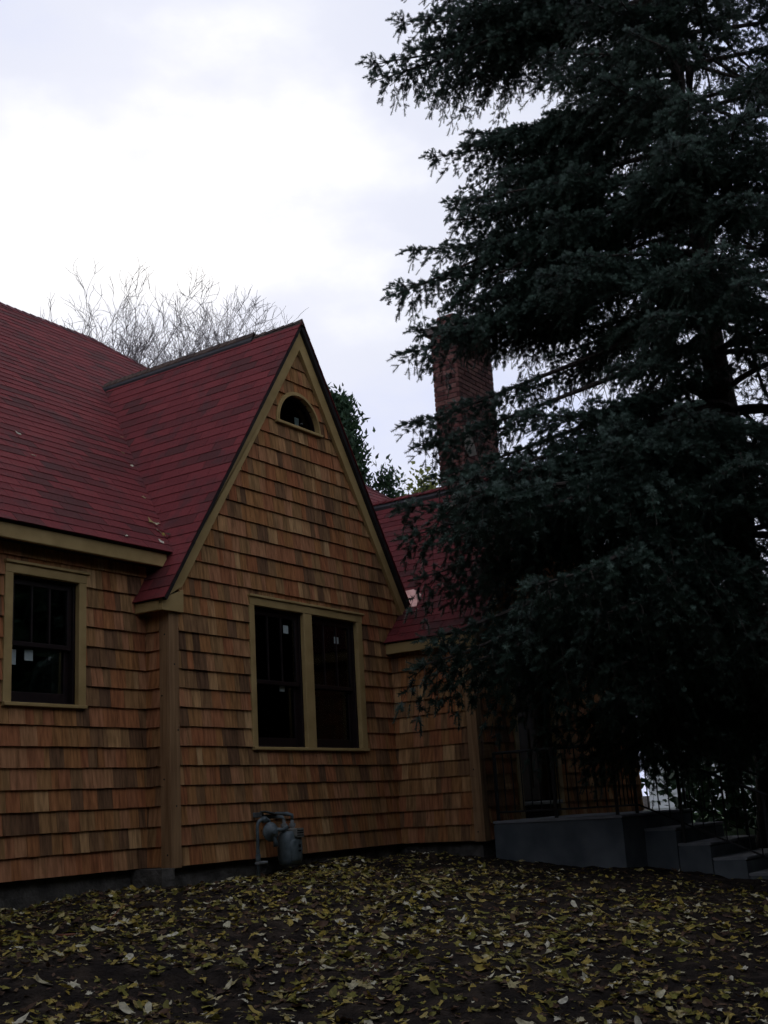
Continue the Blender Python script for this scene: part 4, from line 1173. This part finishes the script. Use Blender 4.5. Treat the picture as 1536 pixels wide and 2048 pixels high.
rel = np.stack([sx - CAM.x, sy - CAM.y, np.full(NC, -.8)], -1)
dz_ = rel @ np.array(fwd); px_, py_ = rel @ np.array(rgt) / dz_, rel @ np.array(upv) / dz_
keep &= (dz_ > 3.8) & (np.abs(px_) < 13.5 / 41.36 * 1.2) & (np.abs(py_) < 18 / 41.36 * 1.25)
n1 = vnoise(sx * 1.3 + 3, sy * 1.3 + 9, 12); n2 = vnoise(sx * 4 + 1, sy * 4 + 5, 14)
den = (.16 + 1.7 * n1 * n1 + .35 * n1) * (.5 + n2)
sp = np.hypot(sx - TX, sy - TY)
den *= np.where(sp < 5.2, .12 + .6 * np.clip((sp - 2) / 3.2, 0, None), 1.0)
den *= np.where((sy > -1.0) & (sx < 3.8), 1.5, 1.0) * np.where(sx < 1.5, 1.35, .85)
keep &= rg.random(NC) < den * .62
sx, sy = sx[keep][:13000], sy[keep][:13000]
order = np.argsort((sx - CAM.x) ** 2 + (sy - CAM.y) ** 2); sx, sy = sx[order], sy[order]
sz = ground_z(sx, sy); h_ = .06
gnx, gny = -(ground_z(sx + h_, sy) - ground_z(sx - h_, sy)) / (2 * h_), -(ground_z(sx, sy + h_) - ground_z(sx, sy - h_)) / (2 * h_)
print('leaves', len(sx))
litter = MB(); n_ind = 0
for x, y, gz_, nx_, ny_ in zip(sx.tolist(), sy.tolist(), sz.tolist(), gnx.tolist(), gny.tolist()):
    kn = rl.choices(('pale', 'yellow', 'olive', 'brown', 'tan'), (.11, .20, .29, .27, .13))[0]; k = rl.randrange(10)
    s_ = rl.choice((.022, .030, .037, .044, .052, .066)) * rl.uniform(.85, 1.15)
    g = Vector((nx_, ny_, 1)).normalized(); rotq = Vector((0, 0, 1)).rotation_difference(g) @ Euler((rl.gauss(0, .22), rl.gauss(0, .22), rl.uniform(0, 6.28))).to_quaternion()
    if rl.random() < .18: rotq = rotq @ Euler((math.pi, 0, 0)).to_quaternion()
    pos = Vector((x, y, gz_ + .006))
    sq = (s_, s_ * rl.uniform(.55, 1.0), s_)
    if n_ind < 295 and in_view(pos, -.01):
        o = bpy.data.objects.new('fallen_leaf', LM[(kn, k)]); col.objects.link(o)
        o.location = pos; o.rotation_mode = 'QUATERNION'; o.rotation_quaternion = rotq; o.scale = sq
        tag(o, LKIND[kn][2], 'leaf', kn + ' leaves scattered over the soil'); n_ind += 1
    else:
        v, f = LEAVES[k]; mtx = Matrix.Translation(pos) @ rotq.to_matrix().to_4x4() @ Matrix.Diagonal((*sq, 1))
        litter.add([mtx @ Vector(p) for p in v], f, rl.uniform(*LKIND[kn][:2]))
for k in range(5200):                                      # crumbled bits between the leaves
    x, y = rl.uniform(-4.2, 6.2), rl.uniform(-6.5, .28)
    if (x > -.02 and y > -.03) or (x > XD - .02 and y > Y_E - .03) or (x > PX0 - .05 and y > -4.25): continue
    if not in_view((x, y, -.4), .1): continue
    c = Vector((x, y, float(ground_z(x, y)) + rl.uniform(.003, .014))); a_ = rl.uniform(0, 6.28); s1, s2 = rl.uniform(.008, .030), rl.uniform(.004, .014)
    ux, uy = Vector((math.cos(a_), math.sin(a_), rl.uniform(-.4, .4))) * s1, Vector((-math.sin(a_), math.cos(a_), rl.uniform(-.4, .4))) * s2
    litter.add([c - ux, c + uy * .9, c + ux, c - uy], [(0, 3, 2, 1)], rl.choice((.02, .08, .12, .18, .22, .36, .6)))
lt = litter.build('leaf_litter', M['leaf'], None, origin=(0, 0, 0), kind='stuff', tint=True)
tag(lt, 'yellow and brown leaf litter spread towards the house', 'leaves')

# leaves lying on the roof
def put_leaf(p, n_, kn, label, s_=.055, group=None):
    o = bpy.data.objects.new('fallen_leaf', LM[(kn, rl.randrange(10))]); col.objects.link(o)
    o.location = p; o.rotation_mode = 'QUATERNION'
    o.rotation_quaternion = Vector((0, 0, 1)).rotation_difference(Vector(n_).normalized()) @ Euler((rl.uniform(-.3, .3), rl.uniform(-.3, .3), rl.uniform(0, 6.28))).to_quaternion()
    o.scale = (s_,) * 3; tag(o, label, 'leaf', group)
def mroof(x, y): return Vector((x, y, 2.93 + M_SL * (y - .10) + .014))
nm_ = (0, -M_SL, 1)
put_leaf(mroof(-.95, 1.80), nm_, 'pale', 'pale leaf lying highest at the left edge of the main roof', .07)
put_leaf(mroof(-.62, 1.45), nm_, 'pale', 'pale leaf alone on the main roof, upper of the middle pair', .05)
put_leaf(mroof(-.70, 1.12), nm_, 'pale', 'pale leaf alone on the main roof, lower of the middle pair', .05)
put_leaf(mroof(-.38, .17), nm_, 'pale', 'pale leaf at the main eave above the window corner', .055)
for (x, y, kn, lb) in ((.985, 1.40, 'pale', 'small pale leaf halfway up the roof valley'), (1.08, 1.62, 'tan', 'tan leaf stuck in the middle of the roof valley'), (1.38, 1.98, 'tan', 'small tan leaf high in the roof valley'),
                       (.62, .84, 'tan', 'tan speck of leaf low in the roof valley'), (.17, .16, 'pale', 'pale leaf at the foot of the roof valley')):
    put_leaf(mroof(x - .06, y + .03), nm_, kn, lb, .045)
for k, (dx, dy, kn) in enumerate(((0, 0, 'pale'), (.05, .07, 'pale'), (-.06, .05, 'tan'), (.02, -.05, 'yellow'), (.0, .10, 'tan'), (.03, -.11, 'brown'))):
    p = mroof(.28 + dx - .05, .36 + dy); p.z += .02 * (k % 3)
    put_leaf(p, nm_, kn, 'leaf in the small heap caught low in the roof valley', .06, 'leaf heap in the roof valley')
# leaves caught in the spruce
kk = 0
for i in (12, 15, 16, 18, 24, 25, 28, 30, 5, 23, 20):
    T_, mtx = BR[i]
    p = mtx @ (T_['axis'](rl.uniform(.72, .95)) + Vector((0, rl.uniform(-.15, .15), .05)))
    put_leaf(p, (rl.uniform(-.5, .5), -.5, 1), 'yellow' if kk % 2 else 'tan', 'yellowed leaf caught among the spruce needles', .06, 'leaves caught in the spruce'); kk += 1

# cedar offcuts and a twig on the soil
def scrap(x, y, w, l, rz, label):
    z_ = float(ground_z(x, y)) + .012; mb = MB(); g = gnorm(x, y)
    mb.bbox((-l / 2, -w / 2, -.006), (l / 2, w / 2, .008), .002)
    o = obj('shingle_offcut', mb.v, mb.f, M['scrap'], None, (0, 0, 0)); o.location = (x, y, z_)
    o.rotation_mode = 'QUATERNION'; o.rotation_quaternion = Vector((0, 0, 1)).rotation_difference(g) @ Euler((.1, .05, rz)).to_quaternion()
    tag(o, label, 'wood scrap')
scrap(-2.42, -.38, .13, .30, .4, 'reddish cedar offcut on the soil nearest the house wall')
scrap(-2.62, -.78, .10, .34, .9, 'reddish cedar offcut on the soil at the left edge')
scrap(-2.3, -1.28, .07, .22, .2, 'short brown cedar offcut among the leaves')
gx_, gy_ = -1.86, -1.18
mb = MB(); mb.tube([(gx_ + .10 * k, gy_ + .05 * k + .012 * (k % 2), float(ground_z(gx_ + .10 * k, gy_ + .05 * k)) + .015 + .012 * k) for k in range(5)], [.005, .005, .004, .003, .002], 5)
tw = mb.build('twig', M['scrap'], None); tag(tw, 'thin brown twig lying slanted on the soil', 'twig')

# ------------------------------------------------------------------ bare tree behind the main roof
def bare_tree(name, base, h, limbs, label, seed, spread=1.0):
    rs = random.Random(seed)
    t = thing(name, base, label, 'tree', 'bare trees behind the house'); b = Vector(base)
    tr = MB(); fork = b + Vector((0, 0, h * .42))
    tr.tube([b - Vector((0, 0, .2)), b + Vector((.1, .05, h * .2)), fork], [.34, .27, .2], 10); tr.build('trunk', M['twigbark'], t, smooth=True)
    def grow(mb, p, d, r_, ln, lev):
        pts = [p]; rad = [r_]; q = p.copy(); dd = d.copy(); n = 6 if lev < 3 else 4
        for k in range(n):
            w_ = .17 + .06 * lev; dd = (dd + Vector((rs.uniform(-w_, w_), rs.uniform(-w_, w_), rs.uniform(-.12, .20)))).normalized()
            q = q + dd * ln / n; pts.append(q.copy()); rad.append(r_ * (1 - .42 * (k + 1) / n))
        mb.tube(pts, rad, 5 if lev < 2 else 3, cap=False)
        if lev >= 5: return
        nk = {0: 5, 1: 5, 2: 5, 3: 4, 4: 3}[lev]
        for k in range(nk):
            i = rs.randrange(1, n + 1) if k else n
            az = rs.uniform(0, 6.28); a = pts[i] - pts[i - 1]; a.normalize(); o_ = a.orthogonal().normalized(); o2 = a.cross(o_)
            sp = rs.uniform(.4, 1.0) * spread if k else rs.uniform(.05, .35)
            nd = (a * math.cos(sp) + (o_ * math.cos(az) + o2 * math.sin(az)) * math.sin(sp) + Vector((0, 0, .12))).normalized()
            grow(mb, pts[i], nd, max(rad[i] * rs.uniform(.62, .84), .0065), ln * rs.uniform(.50, .70), lev + 1)
    for tgt in limbs:
        mb = MB(); d = Vector(tgt) - fork; ln = d.length * .46
        grow(mb, fork + Vector((0, 0, -rs.uniform(0, .8))), d.normalized(), .10, ln, 0)
        mb.build('limb', M['twigbark'], t, kind='stuff')
    return t
bare_tree('bare_tree', (13.0, 13.6, -.3), 13.0, [(12.25, 14.39, 15.0), (11.0, 15.5, 14.2), (10.6, 15.8, 13.6), (13.3, 13.4, 14.6), (14.2, 12.4, 13.9), (12.7, 13.9, 14.3), (13.9, 12.8, 14.3)], 'leafless grey tree rising behind the main roof ridge', 3)
bare_tree('bare_tree', (9.4, 17.2, -.3), 13.0, [(10.0, 16.4, 13.1), (9.3, 16.8, 12.9)], 'leafless grey tree showing a few twigs at the left edge of the frame', 8)

# ------------------------------------------------------------------ evergreens and other trees beyond the roof
def spray_tree(name, base, h, rmax, n_, size, mat, label, cat, seed, shape, lean=(0, 0), group=None, up=.6, clump=0, wd=1.0):
    rs = np.random.default_rng(seed)
    t = thing(name, base, label, cat, group); b = Vector(base)
    mb = MB(); mb.tube([b - Vector((0, 0, .2)), b + Vector((lean[0] * .5, lean[1] * .5, h * .5)), b + Vector((lean[0], lean[1], h * .93))], [rmax * .10 + .04, rmax * .06 + .03, .015], 8); mb.build('trunk', M['bark'], t, smooth=True)
    u = rs.random(n_); zz = shape[0] + (1 - shape[0]) * u
    prof = np.array([shape[1](q) for q in zz])
    th = rs.random(n_) * 6.283
    lump = 1 + .28 * np.sin(th * 3 + zz * 14 + seed) * np.sin(zz * 31 + th * 2) + .16 * np.sin(th * 7 + zz * 55)
    rr = prof * rmax * lump * np.sqrt(rs.uniform(.25, 1, n_))
    P = np.stack([b.x + lean[0] * zz + rr * np.cos(th), b.y + lean[1] * zz + rr * np.sin(th), b.z + zz * h + rs.normal(0, .05, n_)], -1)
    if clump:
        C_ = P[rs.integers(0, n_, clump)]; P = C_[rs.integers(0, clump, n_)] + rs.normal(0, .16, (n_, 3))
    out = np.stack([np.cos(th), np.sin(th), np.full(n_, up)], -1) + rs.normal(0, .35, (n_, 3)); out /= np.linalg.norm(out, axis=1)[:, None]
    sd = np.cross(out, rs.normal(0, 1, (n_, 3))); sd /= np.linalg.norm(sd, axis=1)[:, None] + 1e-9
    sd *= wd
    s_ = size * rs.uniform(.6, 1.3, n_)[:, None]
    V = np.stack([P, P + out * s_ * .45 + sd * s_ * .28, P + out * s_ * .95 + sd * s_ * .06, P + out * s_ * .6 - sd * s_ * .24, P + out * s_ * .35 + sd * s_ * .45, P + out * s_ * .25 - sd * s_ * .42], 1).reshape(-1, 3)
    i = np.arange(n_) * 6
    F = np.concatenate([np.stack([i, i + 1, i + 2], -1), np.stack([i, i + 2, i + 3], -1), np.stack([i, i + 4, i + 1], -1), np.stack([i, i + 3, i + 5], -1)])
    me = bpy.data.meshes.new('crown'); og = np.array(base)
    me.vertices.add(len(V)); me.vertices.foreach_set('co', (V - og).astype(np.float32).ravel())
    me.loops.add(len(F) * 3); me.loops.foreach_set('vertex_index', F.astype(np.int32).ravel())
    me.polygons.add(len(F)); me.polygons.foreach_set('loop_start', np.arange(0, len(F) * 3, 3, dtype=np.int32)); me.update(calc_edges=True)
    me.materials.append(mat); a = me.attributes.new('tint', 'FLOAT', 'POINT'); a.data.foreach_set('value', np.repeat(rs.random(n_), 6).astype(np.float32))
    place('crown', me, base, t, 'stuff')
    return t
cone = (.05, lambda q: min(1, (1.02 - q) * 1.5) ** .8)
spray_tree('arborvitae', (11.45, 6.15, -.2), 9.0, 1.2, 52000, .16, M['arbor'], 'tall dense dark evergreen behind the right rake of the gable', 'tree', 4, cone, up=1.0, clump=900, wd=.45)
spray_tree('arborvitae', (12.12, 5.35, -.2), 7.4, .45, 9000, .14, M['arbor'], 'small dark evergreen tip showing above the wing roof', 'tree', 9, cone, up=1.0, clump=260, wd=.45)
spray_tree('leafy_tree', (14.25, 5.75, -.2), 8.0, .62, 2600, .12, M['pale'], 'sparse yellow green tree left of the brick chimney', 'tree', 21, (.45, lambda q: .35 + .65 * math.sin(min(1, (1.02 - q) * 1.7) * 1.57)), up=.5, clump=160)
# unseen evergreens added around the viewer to shade walls and darken window reflections
yard = ((9.6, -7.6, 8.6, 'nearest the steps'), (6.3, -8.5, 8.2, 'second from the steps'), (2.8, -9.0, 8.0, 'third from the steps'), (-.5, -10.0, 8.0, 'fourth from the steps'), (-4.0, -11.6, 8.2, 'just right of the viewer'),
        (-7.8, -12.0, 8.2, 'straight behind the viewer'), (-11.3, -10.2, 7.8, 'behind the left shoulder of the viewer'), (-12.4, -6.8, 9.0, 'beyond the left edge, nearer the viewer'), (-12.0, -3.2, 9.0, 'beyond the left edge, nearer the house'), (13.5, -8.0, 9.0, 'by the street beyond the steps'), (-9.6, -1.4, 8.2, 'close to the left end of the house'))
for k, (x, y, h_, wh) in enumerate(yard):
    spray_tree('shade_evergreen', (x, y, -1.2), h_, 2.0, 9000, .55, M['arbor'], 'unseen dense evergreen added to shade the house, ' + wh, 'tree', 50 + k, (.03, lambda q: min(1, (1.03 - q) * 2.6) ** .7), up=-.1, group='unseen evergreens added for shade')
for k, (x, y, h_, r_, lb) in enumerate(((10.6, -1.7, 2.6, 1.0, 'dark loose shrub beside the corner of the wing'), (12.6, -2.6, 2.2, 1.1, 'dark loose shrub on the lawn beyond the step railing'))):
    spray_tree('shrub', (x, y, float(ground_z(x, y))), h_, r_, 2600, .16, M['arbor'], lb, 'shrub', 80 + k, (.02, lambda q: .45 + .55 * math.sin(min(1, (1.02 - q) * 1.6) * 1.57)), up=.4, clump=120)

# ------------------------------------------------------------------ white house to the right
nh = thing('white_house', (24.0, 1.0, -.35), 'white clapboard house seen through the spruce at right', 'house')
hx, hy0, hy1 = 22.0, -9.0, 4.2
mb = MB(); mb.box((hx + .03, hy0, -.9), (hx + 8, hy1, 4.35)); wl_ = mb.build('wall', M['white'], nh)
z_ = -.35
cl_mb = None
while z_ < 4.3:
    m = MB(); m.add([(hx, hy0, z_), (hx, hy1, z_), (hx + .028, hy1, z_ + .2), (hx + .028, hy0, z_ + .2), (hx + .029, hy0, z_), (hx + .029, hy1, z_)], [(0, 3, 2, 1), (0, 1, 5, 4)])
    m.build('clapboard', M['white'], wl_); z_ += .185
for (a, b, c, d) in ((1.2, .7, 2.2, 2.3), (-1.6, .7, -.6, 2.3), (-4.8, .7, -3.8, 2.3)):
    m = MB(); m.bbox((hx - .03, a - .1, b - .1), (hx + .01, c + .1, d + .1), .01); w = m.build('window', M['white'], nh)
    m = MB(); m.bbox((hx - .036, a, b), (hx - .031, c, d), .001); m.build('pane', M['dark'], w)
m = MB(); m.add([(hx - .4, hy0 - .3, 4.3), (hx - .4, hy1 + .3, 4.3), (hx + 4, hy1 + .3, 6.1), (hx + 4, hy0 - .3, 6.1), (hx + 8.4, hy1 + .3, 4.3), (hx + 8.4, hy0 - .3, 4.3)], [(0, 3, 2, 1), (3, 5, 4, 2), (0, 5, 3), (1, 2, 4), (0, 1, 4, 5)]); m.build('roof', M['greyroof'], nh)

print('objects', len(bpy.data.objects), 'tris', sum(len(m.polygons) for m in bpy.data.meshes))
